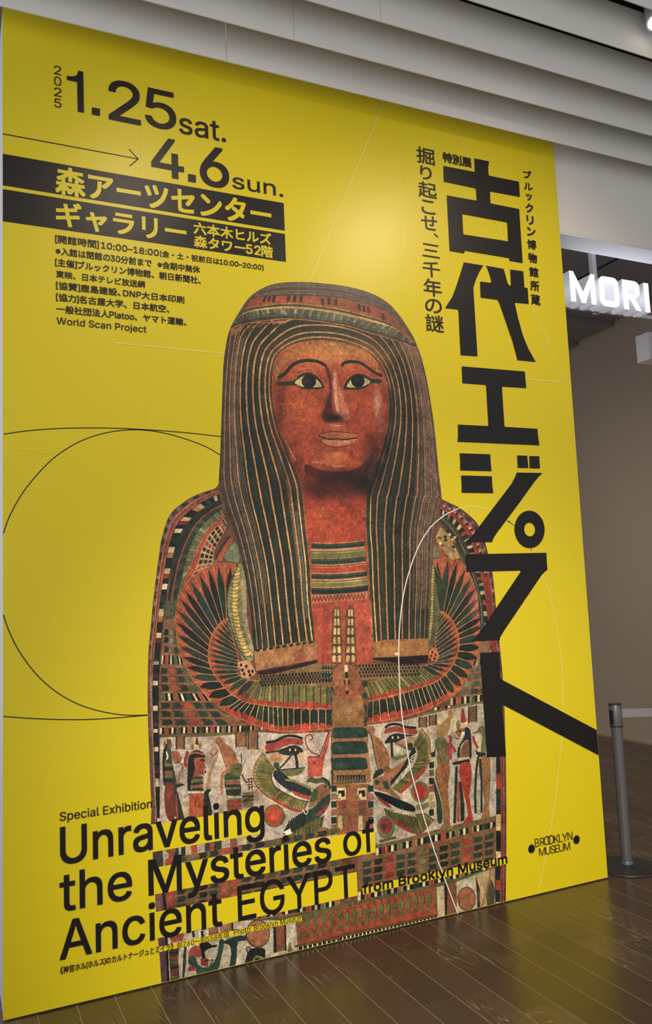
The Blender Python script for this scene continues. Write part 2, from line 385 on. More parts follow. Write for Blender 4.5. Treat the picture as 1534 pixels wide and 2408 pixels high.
def stroke(q, c, w, al=1., taper=False):
    n = len(q); rw = w * RES / 500. / 2
    for i in range(n - 1):
        a, b = q[i], q[i + 1]; d = b - a; L = np.hypot(*d)
        if L < 1e-6: continue
        t = d / L; nn = np.array([-t[1], t[0]]); r = rw * (max(.25, math.sin(math.pi * (i + .5) / (n - 1))) if taper else 1)
        e = t * min(r * .5, 2) ; fill(np.array([a - e + nn * r, b + e + nn * r, b + e - nn * r, a - e - nn * r]), c, al, 0)
def Ln(fr, pts, c, w=2, sm=4, al=1., taper=False):
    q = tp(fr, pts); q = smooth_pts(q, sm) if sm and len(q) > 2 else q; stroke(q, c, w, al, taper)
def El(fr, cx, cy, rx, ry, c, al=1., jit=4):
    P(fr, [(cx + rx * math.cos(t), cy + ry * math.sin(t)) for t in np.linspace(0, 6.2832, 26)[:-1]], c, al, 0, jit)
def Bl(fr, cx, cy, rx, ry, c, al):  # soft airbrushed patch in the printed picture
    q = tp(fr, [(cx, cy), (cx + rx, cy), (cx, cy + ry)]); a, u, v = q[0], q[1] - q[0], q[2] - q[0]
    R_ = 2.2 * (abs(u) + abs(v)); x0, y0 = np.maximum((a - R_).astype(int), 0); x1, y1 = np.minimum((a + R_).astype(int), (AW, AH))
    Y, X = np.mgrid[y0:y1, x0:x1]; X = X - a[0]; Y = Y - a[1]; dt = u[0] * v[1] - u[1] * v[0]
    s = (X * v[1] - Y * v[0]) / dt; t = (Y * u[0] - X * u[1]) / dt; g = (np.exp(-(s * s + t * t) * 1.3) * al)[..., None]
    IMG[y0:y1, x0:x1] = IMG[y0:y1, x0:x1] * (1 - g) + np.array(c, np.float32) * g
def cv(parts, k=10): return smooth_pts(np.concatenate([tp(f, p) for f, p in parts]), k)
def mixc(A_, B_, t): return A_ * (1 - t) + B_ * t
def ring(A_, B_, c, al=1., jit=3): fill(np.concatenate([A_, B_[::-1]]), c, al, jit)
def bars(A_, B_, n, cols, edge=None, gap=.0, s0=0., s1=1., w=1.4, fs=1):
    """n pieces laid side by side between two curves"""
    u = np.linspace(s0, s1, n * fs + 1) * (len(A_) - 1)
    at = lambda C_, t: np.stack([np.interp(t, range(len(C_)), C_[:, k]) for k in (0, 1)], -1)
    for i in range(n):
        ts = np.linspace(u[i * fs] + gap * (u[1] - u[0]), u[(i + 1) * fs] - gap * (u[1] - u[0]), 4)
        c = cols[i % len(cols)]
        if c is not None: fill(np.concatenate([at(A_, ts), at(B_, ts)[::-1]]), c, 1, 8)
        if edge is not None: stroke(np.array([at(A_, u[i]), at(B_, u[i])]), edge, w)
def tiles(fr, tl, tr, bl, br_, pat, n, edge=(106, 72, 52), arrow=.22):
    """a row of rounded arrow-like beads inside a quad"""
    q = tp(fr, [tl, tr, br_, bl]); quad = lambda s, t: (q[0] * (1 - s) + q[1] * s) * (1 - t) + (q[3] * (1 - s) + q[2] * s) * t
    fill(q, edge, 1, 3)
    for i in range(n):
        a, b = (i + .04) / n, (i + .90) / n; ar = arrow / n; c = pat[i % len(pat)]
        fill(np.array([quad(a, .06), quad(b - ar, .06), quad(b - ar * .3, .2), quad(b, .5), quad(b - ar * .3, .8), quad(b - ar, .94), quad(a, .94), quad(a + ar * .5, .75), quad(a + ar * .6, .5), quad(a + ar * .5, .25)]), c, 1, 10)
        if rng.random() < .5: stroke(np.array([quad(a + ar, .3), quad(b - ar * 1.4, .3)]), tuple(min(255, k * 1.35 + 12) for k in c), 1.2, .5)
def blades(A_, B_, n, c, edge, s0, s1, wmax=.42, tip=.97, round_=False, ew=1.6):
    """pointed feathers from curve A (root) to curve B (tip)"""
    at = lambda C_, t: np.array([np.interp(t, range(len(C_)), C_[:, k]) for k in (0, 1)])
    u = np.linspace(s0, s1, n + 1) * (len(A_) - 1)
    for i in range(n):
        m = (u[i] + u[i + 1]) / 2; d = (u[1] - u[0]); a, b = at(A_, m), at(B_, m); L_ = []
        prof = [(0.02, .34), (.2, .42), (.45, wmax), (.6, wmax * .86), (.75, wmax * .55), (.87, wmax * .22), (tip, 0)] if not round_ else [(0.03, .38), (.4, .40), (.8, .40), (.93, .25)]
        for s, w_ in prof: L_.append(mixc(at(A_, m - d * w_), at(B_, m - d * w_), s))
        Rr = [mixc(at(A_, m + d * w_), at(B_, m + d * w_), s) for s, w_ in prof][::-1]
        if edge is not None: stroke(np.array([at(A_, u[i]), at(B_, u[i])]), edge, ew)
        fill(np.array(L_ + Rr), c[i % len(c)], 1, 12)
        stroke(np.array([mixc(a, b, .1), mixc(a, b, .6)]), (70, 82, 74), 1, .35)
# ---- silhouette
SIL = np.concatenate([smooth_pts(tp('A', [(38,1370),(48,1200),(55,1000),(62,800),(70,600),(85,480),(110,370),(170,260),(240,160),(330,100),(420,72),(520,64),(620,65),(700,72),(800,82),(900,100),(1000,128),(1080,165),(1150,215),(1210,285),(1260,360),(1300,430),(1340,530),(1365,620),(1390,740),(1410,860),(1430,1000),(1445,1150),(1460,1300),(1475,1420)]), 4),
    smooth_pts(tp('C', [(965,180),(1030,210),(1100,245),(1180,305),(1250,380),(1300,500),(1330,620),(1360,740),(1375,860),(1388,1000),(1405,1180),(1422,1350),(1437,1500),(1447,1650),(1458,1850)]), 4),
    tp('E', [(1460,400),(1468,600),(1472,1000)]), tp('K', [(1438,300),(1437,790)]), tp('G', [(133,1400),(118,1160),(105,1040),(90,800),(62,340),(50,110)]),
    smooth_pts(tp('D', [(88,1000),(78,800),(70,600),(62,400),(57,200)]), 3), smooth_pts(tp('B', [(57,1700),(60,1500),(65,1350),(82,1180),(97,1010),(110,900),(122,800),(135,700),(150,600),(160,520),(180,440),(205,360),(240,290),(310,225),(400,165),(480,130),(585,95),(612,60)]), 4)])
fill(SIL, (96, 62, 46), 1, 0)
# ---- shoulder and side bands, left
K0 = cv([('B', [(600,95),(420,160),(240,290),(180,440),(140,680),(112,900),(88,1150),(70,1350),(60,1600),(57,1934)]), ('D', [(70,600),(92,1110)]), ('G', [(60,340),(88,700),(133,1400)])])
K1 = cv([('B', [(610,112),(440,185),(268,325),(205,470),(162,700),(135,900),(110,1150),(88,1350),(82,1600),(90,1934)]), ('D', [(100,600),(120,1110)]), ('G', [(90,340),(125,700),(165,1400)])])
K2 = cv([('B', [(615,135),(470,205),(310,340),(232,500),(190,700),(160,900),(130,1150),(110,1350),(92,1600),(95,1934)]), ('D', [(105,600),(128,1110)]), ('G', [(96,340),(132,700),(170,1400)])])
K3 = cv([('B', [(628,185),(520,245),(400,345),(300,500),(250,700),(215,900),(182,1150),(165,1350),(150,1600),(148,1934)]), ('D', [(152,600),(166,1110)]), ('G', [(118,340),(160,700),(188,1400)])])
ring(K0, K1, pu); bars(mixc(K0, K1, .1), mixc(K0, K1, .75), 60, [(52,42,46), None, (125,90,85), (60,48,50)], s0=0, s1=.5)
ring(K1, K2, (150, 66, 54)); stroke(mixc(K1, K2, .5), (95, 45, 40), 1.5); stroke(K1, (180, 120, 90), 1.2)
ring(K2, K3, (26, 30, 30)); bars(mixc(K2, K3, .12), mixc(K2, K3, .85), 34, [None, (190,165,130), None, (34,50,46), None, (190,165,130), (150,95,55), None, None, (185,160,125), (120,50,44)], s0=.0, s1=.5)
bars(mixc(K2, K3, .12), mixc(K2, K3, .8), 36, [(24,32,32), (24,32,32), (185,170,150), (30,40,40), (60,40,44), (176,160,140)], s0=.5, s1=1., gap=.2)
stroke(K2, (165, 115, 80), 1.3); stroke(K3, (120, 85, 60), 1.3)
ks = [cv([('B', p)]) for p in ([(628,185),(520,245),(400,345),(300,500),(250,700),(215,960)], [(640,225),(545,280),(430,385),(350,540),(290,720),(240,1000)], [(645,255),(570,310),(470,410),(395,550),(350,700),(290,960)],
      [(655,290),(600,345),(510,440),(450,560),(400,690),(330,860)], [(665,315),(620,370),(540,460),(480,580),(440,720),(380,830)], [(685,350),(660,430),(600,540),(575,620),(560,690),(480,740)])]
for a, b, c in zip(ks, ks[1:], [(34,42,38), (56,66,48), (100,98,66), (150,62,50), (150,118,88)]): ring(a, b, c)
stroke(ks[1], (150, 62, 48), 3.2); stroke(ks[3], (170,110,80), 1.3); stroke(ks[4], (175,115,85), 1.5)
bars(ks[2], ks[3], 26, [None, (120,112,76), (84,88,58)], edge=(50, 52, 40), w=1)
bars(mixc(ks[1], ks[2], .1), mixc(ks[1], ks[2], .9), 22, [(36,46,40), (48,60,46)], edge=(66, 70, 50), w=1)
for r_ in (0, 1, 2):
    bars(mixc(ks[4], ks[5], .06 + .32 * r_), mixc(ks[4], ks[5], .30 + .32 * r_), 13, [(26,28,26), (34,36,32), (150,60,48), (30,32,30)], gap=.18)
P('B', [(720,480),(690,500),(650,560),(600,650),(575,680),(640,665),(660,600),(735,500)], (150,70,45)); P('B', [(735,510),(690,570),(655,630),(680,665),(770,680),(780,640),(760,540)], (96,100,84)); Ln('B', [(700,470),(640,550),(590,650)], (40,44,34), 4)
P('B', [(170,1010),(300,960),(290,1100),(200,1110)], (70,72,62)); bars(tp('B', [(215,1115),(290,1125)]), tp('B', [(205,1180),(280,1190)]), 7, [(30,32,30), (150,140,120)])
# ---- beadwork blocks left
P('B', [(185,1120),(300,1110),(420,1640),(640,1850),(900,1934),(900,2010),(150,2010)], (128, 88, 62))
for y in (1195, 1255, 1330): tiles('B', (190,y), (300,y+12), (180,y+52), (305,y+64), [dk, (90,98,84), gr], 3)
def barrow(fr, tl, tr, bl, b2, n, cols): A_, B_ = tp(fr, [tl, tr]), tp(fr, [bl, b2]); fill(np.concatenate([A_, B_[::-1]]), (40,36,32)); bars(A_, B_, n, cols, gap=.06)
PB = [(190,175,140), (26,28,26), (150,62,50), (150,62,50), (26,28,26), (190,175,140), (26,28,26), (96,96,66), (96,96,66), (26,28,26), (190,175,140), (26,28,26), (140,92,66), (140,92,66), (26,28,26), (190,175,140), (26,28,26), (36,56,50), (36,56,50), (26,28,26)]
barrow('B', (170,1402), (335,1405), (162,1472), (350,1478), 13, PB)
TB = [gr, (150,66,50), dk, gr, (160,80,58), (104,34,40), dk, gr]
for y in (1498, 1562, 1632): tiles('B', (158,y), (370+.5*(y-1480),y+4), (156,y+56), (395+.5*(y-1480),y+58), [dk, (150,66,50), gr, (70,84,66)], 4)
barrow('D', (155,100), (520,105), (155,158), (560,160), 19, PB[7:] + PB[:7])
for y in (172, 238, 302): tiles('D', (155,y), (560+.8*(y-172),y), (155,y+52), (600+.8*(y-172),y+52), [dk, gr, (140,58,46), gr, (34,46,46)], 5)
barrow('D', (152,372), (960,352), (150,420), (960,400), 46, PB)
# ---- great wings
def wing(fr, Wo, Wm, Wc, n1, n2, sp):
    o, m, c = (smooth_pts(tp(fr, W_), 10) for W_ in (Wo, Wm, Wc))
    ring(o, m, (146, 66, 46)); ring(m, c, (146, 62, 44))
    k = int(len(o) * sp)
    ring(mixc(o[k:], m[k:], .22), m[k:], (26, 28, 26)); ring(mixc(m[k:], c[k:], .28), c[k:], (70, 62, 40))
    for z in range(3):
        j = rng.random(); stroke(mixc(o, m, .06 + .05 * z), (175, 95, 62), 1.5, .5)
    blades(m, o, n1, [(30,38,34), (36,50,44), (28,34,32)], (165,112,74), 0, sp, .45)
    blades(m, o, n2, [(26,34,34), (32,46,42)], (170,125,85), sp, 1, round_=True, ew=2.4)
    blades(c, m, n1, [(32,42,36), (38,54,46)], (160,104,68), 0, sp, .43)
    blades(c, m, n2 + 3, [(104,100,58), (92,92,52), (112,104,64)], (60,40,28), sp, 1, round_=True, ew=2.0)
    # red scallops along the straight run
    at = lambda C_, t: np.array([np.interp(t, range(len(C_)), C_[:, k_]) for k_ in (0, 1)])
    for A_, B_, f, n in ((o, m, .10, n2), (m, c, .10, n2 + 3)):
        for i in range(n):
            u = (sp + (1 - sp) * (i + .5) / n) * (len(o) - 1); ctr = mixc(at(A_, u), at(B_, u), f); r_ = np.hypot(*(at(A_, u + .5 * (1 - sp) * len(o) / n) - at(A_, u))) * .95
            fill(np.array([ctr + r_ * np.array([math.cos(t), 1.25 * math.sin(t)]) for t in np.linspace(0, 6.28, 13)[:-1]]), (150 + 20 * math.sin(i * 2.1), 54, 42), 1, 8)
    for C_, w_ in ((o, 2.4), (m, 3), (c, 2)): stroke(C_, (150, 96, 62), w_)
    return o, m, c
wing('B', [(745,690),(600,685),(480,740),(370,830),(305,940),(277,1090),(285,1250),(315,1390),(370,1520),(450,1645),(570,1770),(720,1870),(1000,1980),(1200,2001),(1495,1978)],
     [(690,1115),(665,1128),(630,1150),(590,1200),(558,1260),(540,1330),(535,1400),(545,1475),(580,1550),(635,1625),(720,1710),(830,1770),(1000,1800),(1200,1815),(1495,1826)],
     [(700,1150),(712,1200),(725,1260),(740,1320),(755,1370),(768,1420),(772,1460),(765,1500),(765,1540),(790,1570),(850,1595),(930,1605),(1010,1620),(1200,1632),(1495,1648)], 17, 17, .76)
wing('C', [(900,655),(1050,645),(1180,740),(1250,900),(1285,1060),(1290,1200),(1265,1370),(1210,1530),(1110,1670),(980,1760),(820,1840),(640,1890),(380,1935)],
     [(945,1060),(975,1070),(1010,1095),(1050,1140),(1080,1200),(1097,1270),(1095,1360),(1060,1460),(1000,1545),(910,1615),(770,1665),(600,1715),(390,1765)],
     [(935,1080),(930,1130),(925,1200),(915,1270),(912,1330),(930,1380),(935,1430),(900,1465),(840,1480),(770,1500),(660,1550),(500,1590),(350,1620)], 17, 15, .72)
Bl('C', 1230, 950, 60, 180, (150, 95, 95), .45)
# wing roots: snake-like collar pieces beside the lappets
P('B', [(770,690),(720,780),(690,900),(680,1020),(695,1120),(725,1230),(760,1340),(800,1430),(850,1450),(890,1420),(850,1250),(835,1050),(830,850),(800,700)], (120, 118, 84), sm=3)
Ln('B', [(765,720),(745,880),(745,1050),(765,1180),(800,1300),(850,1400)], (196,158,84), 12); Ln('B', [(790,820),(815,950),(820,1100),(850,1250),(885,1400)], (150,128,100), 9)
for i in range(24):
    t = i / 24; y = 740 + 690 * t; x = 705 - 22 * math.sin(math.pi * t) + 95 * t * t
    Ln('B', [(x, y), (x + 40, y + 14), (x + 90, y + (8 if i % 2 else -8))], (58,58,40), 1.4, 3)
Ln('B', [(765,700),(700,850),(680,1000),(700,1130),(760,1330),(830,1440)], (60,66,46), 3)
P('B', [(765,1460),(800,1445),(860,1450),(910,1540),(850,1590),(790,1570)], (160,112,82))
for x, y in ((790,1480),(800,1520),(830,1490),(850,1530),(815,1550),(860,1560),(880,1530)): El('B', x, y, 11, 14, (40,34,30))
P('C', [(880,690),(900,680),(985,850),(975,1050),(940,1060),(925,1180),(905,1300),(880,1350),(855,1370),(850,1270),(875,1050)], (82, 84, 52)); Ln('C', [(900,700),(890,850),(888,1000),(880,1150),(865,1280)], (150,130,80), 7)
for i in range(26): y = 720 + 23 * i; Ln('C', [(872 - i * .5, y), (915 - i * .4, y + 10)], (60,58,38), 1.3, 0)
P('C', [(900,700),(985,850),(980,1050),(950,1060),(925,900)], (42,50,36)); El('C', 900, 1400, 40, 50, (160,84,58))
for x, y in ((880,1410),(890,1380),(905,1430),(915,1400),(870,1440)): El('C', x, y, 8, 12, (50,38,34))
# ---- shoulder right
R0 = cv([('C', [(965,185),(1100,250),(1250,385),(1305,520),(1350,700),(1378,870),(1400,1100),(1425,1350),(1445,1600),(1458,1934)]), ('E', [(1466,600),(1472,1330)]), ('K', [(1438,790)])])
R1 = cv([('C', [(960,215),(1090,285),(1215,420),(1270,560),(1320,740),(1350,880),(1372,1100),(1398,1350),(1425,1600),(1440,1934)]), ('E', [(1448,600),(1450,1330)]), ('K', [(1410,790)])])
R2 = cv([('C', [(955,250),(1060,320),(1165,450),(1225,590),(1270,760),(1300,890),(1325,1100),(1350,1350),(1380,1600),(1400,1934)]), ('E', [(1425,600),(1430,1330)]), ('K', [(1385,790)])])
R3 = cv([('C', [(950,290),(1040,370),(1120,480),(1175,600),(1225,760),(1260,900),(1290,1100),(1300,1350),(1330,1600),(1350,1934)]), ('E', [(1380,600),(1385,1330)]), ('K', [(1350,790)])])
R4 = cv([('C', [(940,350),(1010,430),(1060,520),(1110,620),(1150,700),(1200,800),(1240,900),(1250,1000),(1260,1100),(1265,1200)])])
ring(R0, R1, (84, 56, 62)); bars(mixc(R0, R1, .2), R1, 60, [(60,42,44), None, (120,80,74), None], s1=.6)
ring(R1, R2, (118, 44, 38)); bars(mixc(R1, R2, .1), mixc(R1, R2, .5), 40, [(34,36,34), (150,70,54), (170,130,95)], s1=.35); stroke(R1, (160,100,75), 1.3)
ring(R2, R3, (40, 36, 32)); bars(mixc(R2, R3, .1), mixc(R2, R3, .9), 60, [(30,34,32), (180,150,115), (30,34,32), (140,60,48), (30,40,36), (170,140,105)], gap=.1); stroke(R2, (150,98,70), 1.3)
ring(R3[:len(R4)], R4, (52, 56, 46)); stroke(mixc(R3[:len(R4)], R4, .4), (140,110,80), 1.4); stroke(mixc(R3[:len(R4)], R4, .7), (36,40,34), 3)
P('C', [(950,400),(1000,430),(1060,540),(1110,640),(1030,650),(960,560),(915,480)], (140,112,74))
for i in range(26): El('C', 945 + 150 * rng.random(), 420 + 200 * rng.random(), 12, 11, [(34,32,28), (150,84,56), (70,72,50), (190,160,110)][i % 4])
P('C', [(915,480),(960,560),(1000,640),(960,640),(940,560)], (150,66,48)); P('C', [(900,530),(940,560),(955,630),(895,640)], (84,88,72))
# right hand bead blocks beside the wing
P('C', [(1255,1300),(1340,1290),(1345,1934),(1110,1760),(1200,1560),(1250,1430)], (124, 90, 64))
for y in (1490, 1550, 1610, 1670): tiles('C', (1205-.55*(y-1490),y), (1345,y-12), (1190-.55*(y-1490),y+46), (1345,y+34), [(96,98,80), (70,74,60), (44,52,46)], 3)
bars(tp('C', [(1225,1430),(1345,1430)]), tp('C', [(1210,1480),(1345,1480)]), 9, [(40,40,34), (140,120,90), (90,90,70)])
barrow('E', (1030,140), (1345,105), (1030,195), (1345,160), 15, PB)
Ln('E', [(820,265),(1030,212),(1200,185),(1345,150)], (88,86,54), 5); barrow('E', (905,215), (1030,195), (905,235), (1030,215), 6, PB)
# ---- registers with figures: pale ground
P('D', [(155,440),(960,405),(1100,420),(1495,405),(1500,1400),(150,1400)], li); P('G', [(95,300),(800,240),(800,420),(100,480)], (150,138,136))
P('E', [(380,350),(640,320),(800,280),(1030,225),(1390,160),(1390,1060),(1000,1150),(440,1300),(100,1300),(95,820),(400,800)], (158,144,138))
for k in range(90):
    fr, x, y = (('D', 160 + 1330 * rng.random(), 450 + 650 * rng.random()), ('E', 400 + 980 * rng.random(), 360 + 800 * rng.random()))[k % 2]
    Bl(fr, x, y, 20 + 50 * rng.random(), 15 + 50 * rng.random(), ((186,150,96), (176,164,162), (128,104,84), (190,176,150))[k % 4], .45)
for x in (900, 1040): Bl('E', x, 330, 90, 60, (190,160,105), .6)
Ln('D', [(150,437),(500,432),(780,412),(980,392)], (84,84,56), 5)
for a, b, y0, y1 in ((283,345,440,540), (750,830,405,522), (845,920,405,540)):
    P('D', [(a,y0),(b,y0),(b,y1),(a,y1)], (128,84,62)); Ln('D', [(a,y0),(a,y1)], (40,42,38), 3, 0); Ln('D', [(b,y0),(b,y1)], (40,42,38), 3, 0)
for a, b, y0, y1 in ((785,845,290,370), (865,920,275,355), (1175,1235,205,330)):
    P('E', [(a,y0),(b,y0-8),(b,y1-6),(a,y1)], (108,76,58)); Ln('E', [(a,y0),(a,y1)], (40,40,36), 4, 0); Ln('E', [(b,y0-8),(b,y1-6)], (40,40,36), 4, 0)
# ---- left register figures
P('D', [(200,640),(185,560),(205,500),(240,540),(250,640),(285,800),(275,830),(200,830),(180,800)], (58,58,50), sm=2); Ln('D', [(205,500),(190,560),(185,640),(190,790)], (30,34,32), 6); P('D', [(205,460),(240,460),(232,520),(212,520)], (112,46,46))
El('D', 190, 505, 10, 28, (96,92,66)); El('D', 240, 505, 9, 26, (96,92,66)); P('D', [(240,560),(300,560),(320,610),(300,640),(262,640)], (150,84,62), sm=2); Ln('D', [(205,560),(215,600),(205,620)], (210,200,180), 3); Ln('D', [(265,650),(310,640),(322,600)], (50,30,26), 1.5)
for k, c in enumerate([(96,94,64), (34,40,36), (140,70,58), (96,94,64), (34,40,36)]): P('D', [(190,650+30*k),(250,650+30*k),(256,675+30*k),(190,675+30*k)], c)
P('D', [(195,830),(275,820),(290,960),(275,1060),(240,1110),(205,1060),(190,960)], (108,50,42), sm=2); Bl('D', 225, 900, 25, 60, (136,66,50), .7)
P('D', [(268,820),(335,810),(338,825),(285,845),(300,900),(345,1080),(345,1110),(285,1110),(270,950)], (42,50,46), sm=2); P('D', [(280,880),(300,1100),(285,1110),(275,960)], (140,60,46))
Ln('D', [(325,655),(335,680),(310,740),(300,780),(290,810)], (150,112,92), 6); Ln('D', [(318,652),(332,665),(330,700)], (70,44,34), 1.4)
P('D', [(380,600),(400,560),(440,545),(485,560),(510,600),(500,640),(515,680),(490,710),(510,720),(500,735),(470,745),(455,765),(425,755),(395,800),(372,880),(370,720)], (150,74,52), sm=2)
P('D', [(372,890),(372,640),(385,590),(420,555),(460,550),(500,580),(505,600),(440,605),(420,625),(430,700),(400,780),(395,880)], (28,30,32), sm=2); Ln('D', [(385,578),(440,566),(495,582)], (170,90,60), 3.5)
P('D', [(430,450),(455,450),(465,500),(470,540),(425,540)], (186,158,110)); P('D', [(428,500),(440,445),(452,450),(460,505)], (110,44,44)); El('D', 408, 520, 12, 26, (112,106,74)); El('D', 468, 515, 10, 24, (112,106,74))
Ln('D', [(372,560),(360,600),(352,650),(365,670)], (130,50,46), 7); Ln('D', [(470,628),(488,622),(505,632)], (24,24,24), 2.6); El('D', 490, 636, 7, 4, (30,30,30)); Ln('D', [(508,705),(512,725)], (24,24,24), 2.4, 0)
for k, c in enumerate([(44,56,46), (104,100,60), (44,56,46), (150,80,66), (36,42,38)]): P('D', [(400,760+22*k),(486,750+22*k),(498,770+22*k),(398,780+22*k)], c)
P('D', [(372,862),(500,855),(500,890),(370,897)], (60,60,50)); Ln('D', [(372+6*k, (868 if k % 2 else 888)) for k in range(22)], (200,190,165), 1.8, 0)
P('D', [(390,900),(498,890),(500,1000),(485,1100),(392,1110),(385,1000)], (160,72,50), sm=2); Ln('D', [(400,920),(430,925),(425,1000),(445,910),(470,1000)], (110,44,36), 2); Bl('D', 450, 1040, 30, 50, (178,92,60), .6)
P('D', [(500,880),(550,850),(552,868),(535,900),(565,1030),(540,1110),(505,1060)], (34,42,42), sm=2)
Ln('D', [(548,580),(560,545),(590,540),(600,570),(590,620),(560,690),(540,760),(525,850)], (150,112,92), 8); Ln('D', [(550,570),(575,590),(602,560)], (90,64,50), 2)
P('D', [(590,470),(600,445),(635,440),(650,480),(690,510),(740,560),(770,640),(760,660),(715,690),(700,720),(670,650),(640,560),(610,510)], (142,88,66), sm=3); Ln('D', [(590,480),(620,520),(660,640),(700,740)], (84,48,38), 2)
P('D', [(710,670),(760,650),(790,650),(802,690),(795,730),(770,770),(730,790),(705,760)], (92,90,54), sm=2); Ln('D', [(790,570),(795,640)], (70,60,44), 3, 0); Ln('D', [(800,740),(815,780),(838,800)], (40,36,32), 3); El('D', 762, 690, 8, 5, (30,30,28))
Ln('D', [(640,890),(640,760),(665,715),(700,720)], (146,100,80), 8); P('D', [(660,740),(720,730),(775,770),(790,890),(680,900)], (60,68,52), sm=2)
for k, c in enumerate([(44,52,44), (104,100,64), (160,76,66), (44,52,44), (104,100,64), (40,48,42), (44,52,44)]): P('D', [(668,760+20*k),(778,755+20*k),(786,772+20*k),(672,778+20*k)], c)
P('D', [(680,900),(790,895),(790,925),(682,930)], (40,44,40)); Ln('D', [(684+7*k, (905 if k % 2 else 924)) for k in range(16)], (190,180,160), 2, 0)
P('D', [(680,935),(795,925),(798,1010),(680,1035)], (128,68,52)); P('D', [(735,940),(760,930),(770,1010),(745,960),(715,1020)], (150,40,44))
for k in range(4): Ln('D', [(840,775+22*k),(880,770+22*k)], (60,36,34), 2, 0)
Ln('D', [(850,770),(855,860)], (60,36,34), 2.4, 0); Ln('D', [(872,768),(878,855)], (60,36,34), 2.4, 0); Ln('D', [(880,830),(925,840),(900,880)], (80,60,50), 2, 0)
P('D', [(800,880),(890,870),(885,990),(800,1005)], (104,96,70)); Ln('D', [(800,910),(890,905),(800,950),(890,935)], (50,46,36), 3, 0)
# eye of Horus, basket, red crown
def udjat(fr, br_, red, eye, iris, tail, drop, lash):
    P(fr, red, (140, 56, 50), sm=2); Ln(fr, br_, (30, 34, 34), 6); P(fr, eye, (34, 38, 38), sm=2)
    El(fr, *iris, 30, 13, (200,160,110)) ; El(fr, *iris, 17, 16, (26, 32, 36)); Ln(fr, tail, (52, 50, 38), 5); Ln(fr, drop, (34, 40, 36), 7); Ln(fr, lash, (34, 38, 38), 6)
udjat('D', [(990,485),(1060,475),(1130,440),(1200,435),(1270,455)], [(988,490),(1060,480),(1140,450),(1270,465),(1265,510),(1180,500),(1080,540),(988,560)],
      [(990,560),(1090,545),(1180,510),(1240,515),(1280,555),(1240,570),(1160,575),(1090,560),(990,575)], (1195,545), [(1190,575),(1150,630),(1090,690),(1060,680),(1070,655)], [(1215,575),(1225,620),(1232,690)], [(1090,562),(1150,578),(1240,572)])
Bl('D', 1070, 610, 70, 45, (150, 96, 50), .8); Bl('D', 1265, 590, 28, 30, (196, 140, 60), .7); Ln('D', [(1190,575),(1150,630),(1090,690),(1060,680),(1070,655)], (60,56,40), 5); El('D', 1068, 665, 24, 24, (44,58,54))
P('D', [(1085,705),(1180,700),(1290,685),(1260,730),(1200,750),(1120,745)], (96,98,62), sm=2); Ln('D', [(1085,702),(1290,684)], (30,34,32), 2.5, 0)
P('D', [(1312,600),(1400,598),(1420,590),(1450,480),(1475,400),(1492,405),(1470,530),(1440,620),(1425,750),(1315,760)], (164,70,52)); Ln('D', [(1405,590),(1340,560),(1300,500),(1300,440),(1335,425),(1350,455),(1330,470)], (120,44,38), 3); Ln('D', [(1312,600),(1405,598),(1445,490),(1478,400)], (60,30,28), 2, 0); Bl('D', 1370, 690, 40, 60, (180,96,74), .5)
# lower left vulture goddess
vo = cv([('D', [(960,568),(905,650),(885,735),(895,800),(950,870),(1030,930),(1120,985),(1230,1030),(1290,1015)])]); vm = cv([('D', [(1050,690),(1035,715),(1030,745),(1035,790),(1060,835),(1110,870),(1180,910),(1260,940),(1320,950)])])
ring(vo, vm, (150, 136, 96)); blades(vm, vo, 22, [(104,98,54), (88,86,48)], (74,64,40), 0, 1, .44, round_=False); stroke(vo, (130,50,44), 2)
ring(mixc(vo, vm, .0)[50:], mixc(vo, vm, .22)[50:], (150,60,48)); stroke(vm, (44,48,38), 2)
P('D', [(1040,720),(1090,700),(1180,780),(1260,810),(1340,860),(1330,910),(1240,900),(1130,840),(1060,780)], (36,44,46), sm=2); P('D', [(1180,860),(1330,910),(1325,940),(1210,900)], (150,62,50)); Ln('D', [(1140,780),(1210,790),(1300,830),(1370,860)], (120,112,66), 5)
for k in range(9): Ln('D', [(1110+14*k, 845+8*k), (1125+14*k, 872+6*k)], (200,190,170), 1.6, 0)
P('D', [(1340,890),(1380,840),(1430,810),(1470,815),(1490,850),(1485,900),(1440,930),(1380,970),(1320,1000)], (132,92,68), sm=2); P('D', [(1330,950),(1345,880),(1380,850),(1395,900),(1370,950)], (58,70,46), sm=2)
P('D', [(1300,795),(1340,755),(1380,770),(1440,760),(1480,800),(1490,840),(1440,800),(1380,810),(1340,800)], (72,78,52), sm=2); Ln('D', [(1430,765),(1475,795),(1490,850)], (28,34,34), 4); El('D', 1448, 832, 13, 9, (60,54,44))
P('D', [(1490,890),(1480,980),(1400,1080),(1290,1140),(1180,1200),(1120,1205),(1150,1140),(1250,1050),(1350,1000),(1430,930)], (40,54,48), sm=2)
P('D', [(1480,960),(1460,1010),(1400,1060),(1370,1060),(1420,1010)], (140,50,46)); v2a = cv([('D', [(1440,1060),(1330,1110),(1230,1170),(1120,1230)])]); v2b = cv([('D', [(1420,1180),(1330,1240),(1200,1290),(970,1310)])])
ring(v2a, v2b, (104,98,58)); bars(v2a, v2b, 22, [(110,104,60), (90,88,50)], edge=(50,48,34), w=1.3)
for k in range(8): Ln('D', [(1170+18*k, 1100-12*k), (1125+22*k, 1200-8*k)], (30,38,36), 3, 0)
P('D', [(1120,1190),(1175,1160),(1190,1200),(1150,1215)], (200,190,175)); Ln('D', [(1270,1010),(1300,1050),(1320,1010)], (200,190,170), 2)
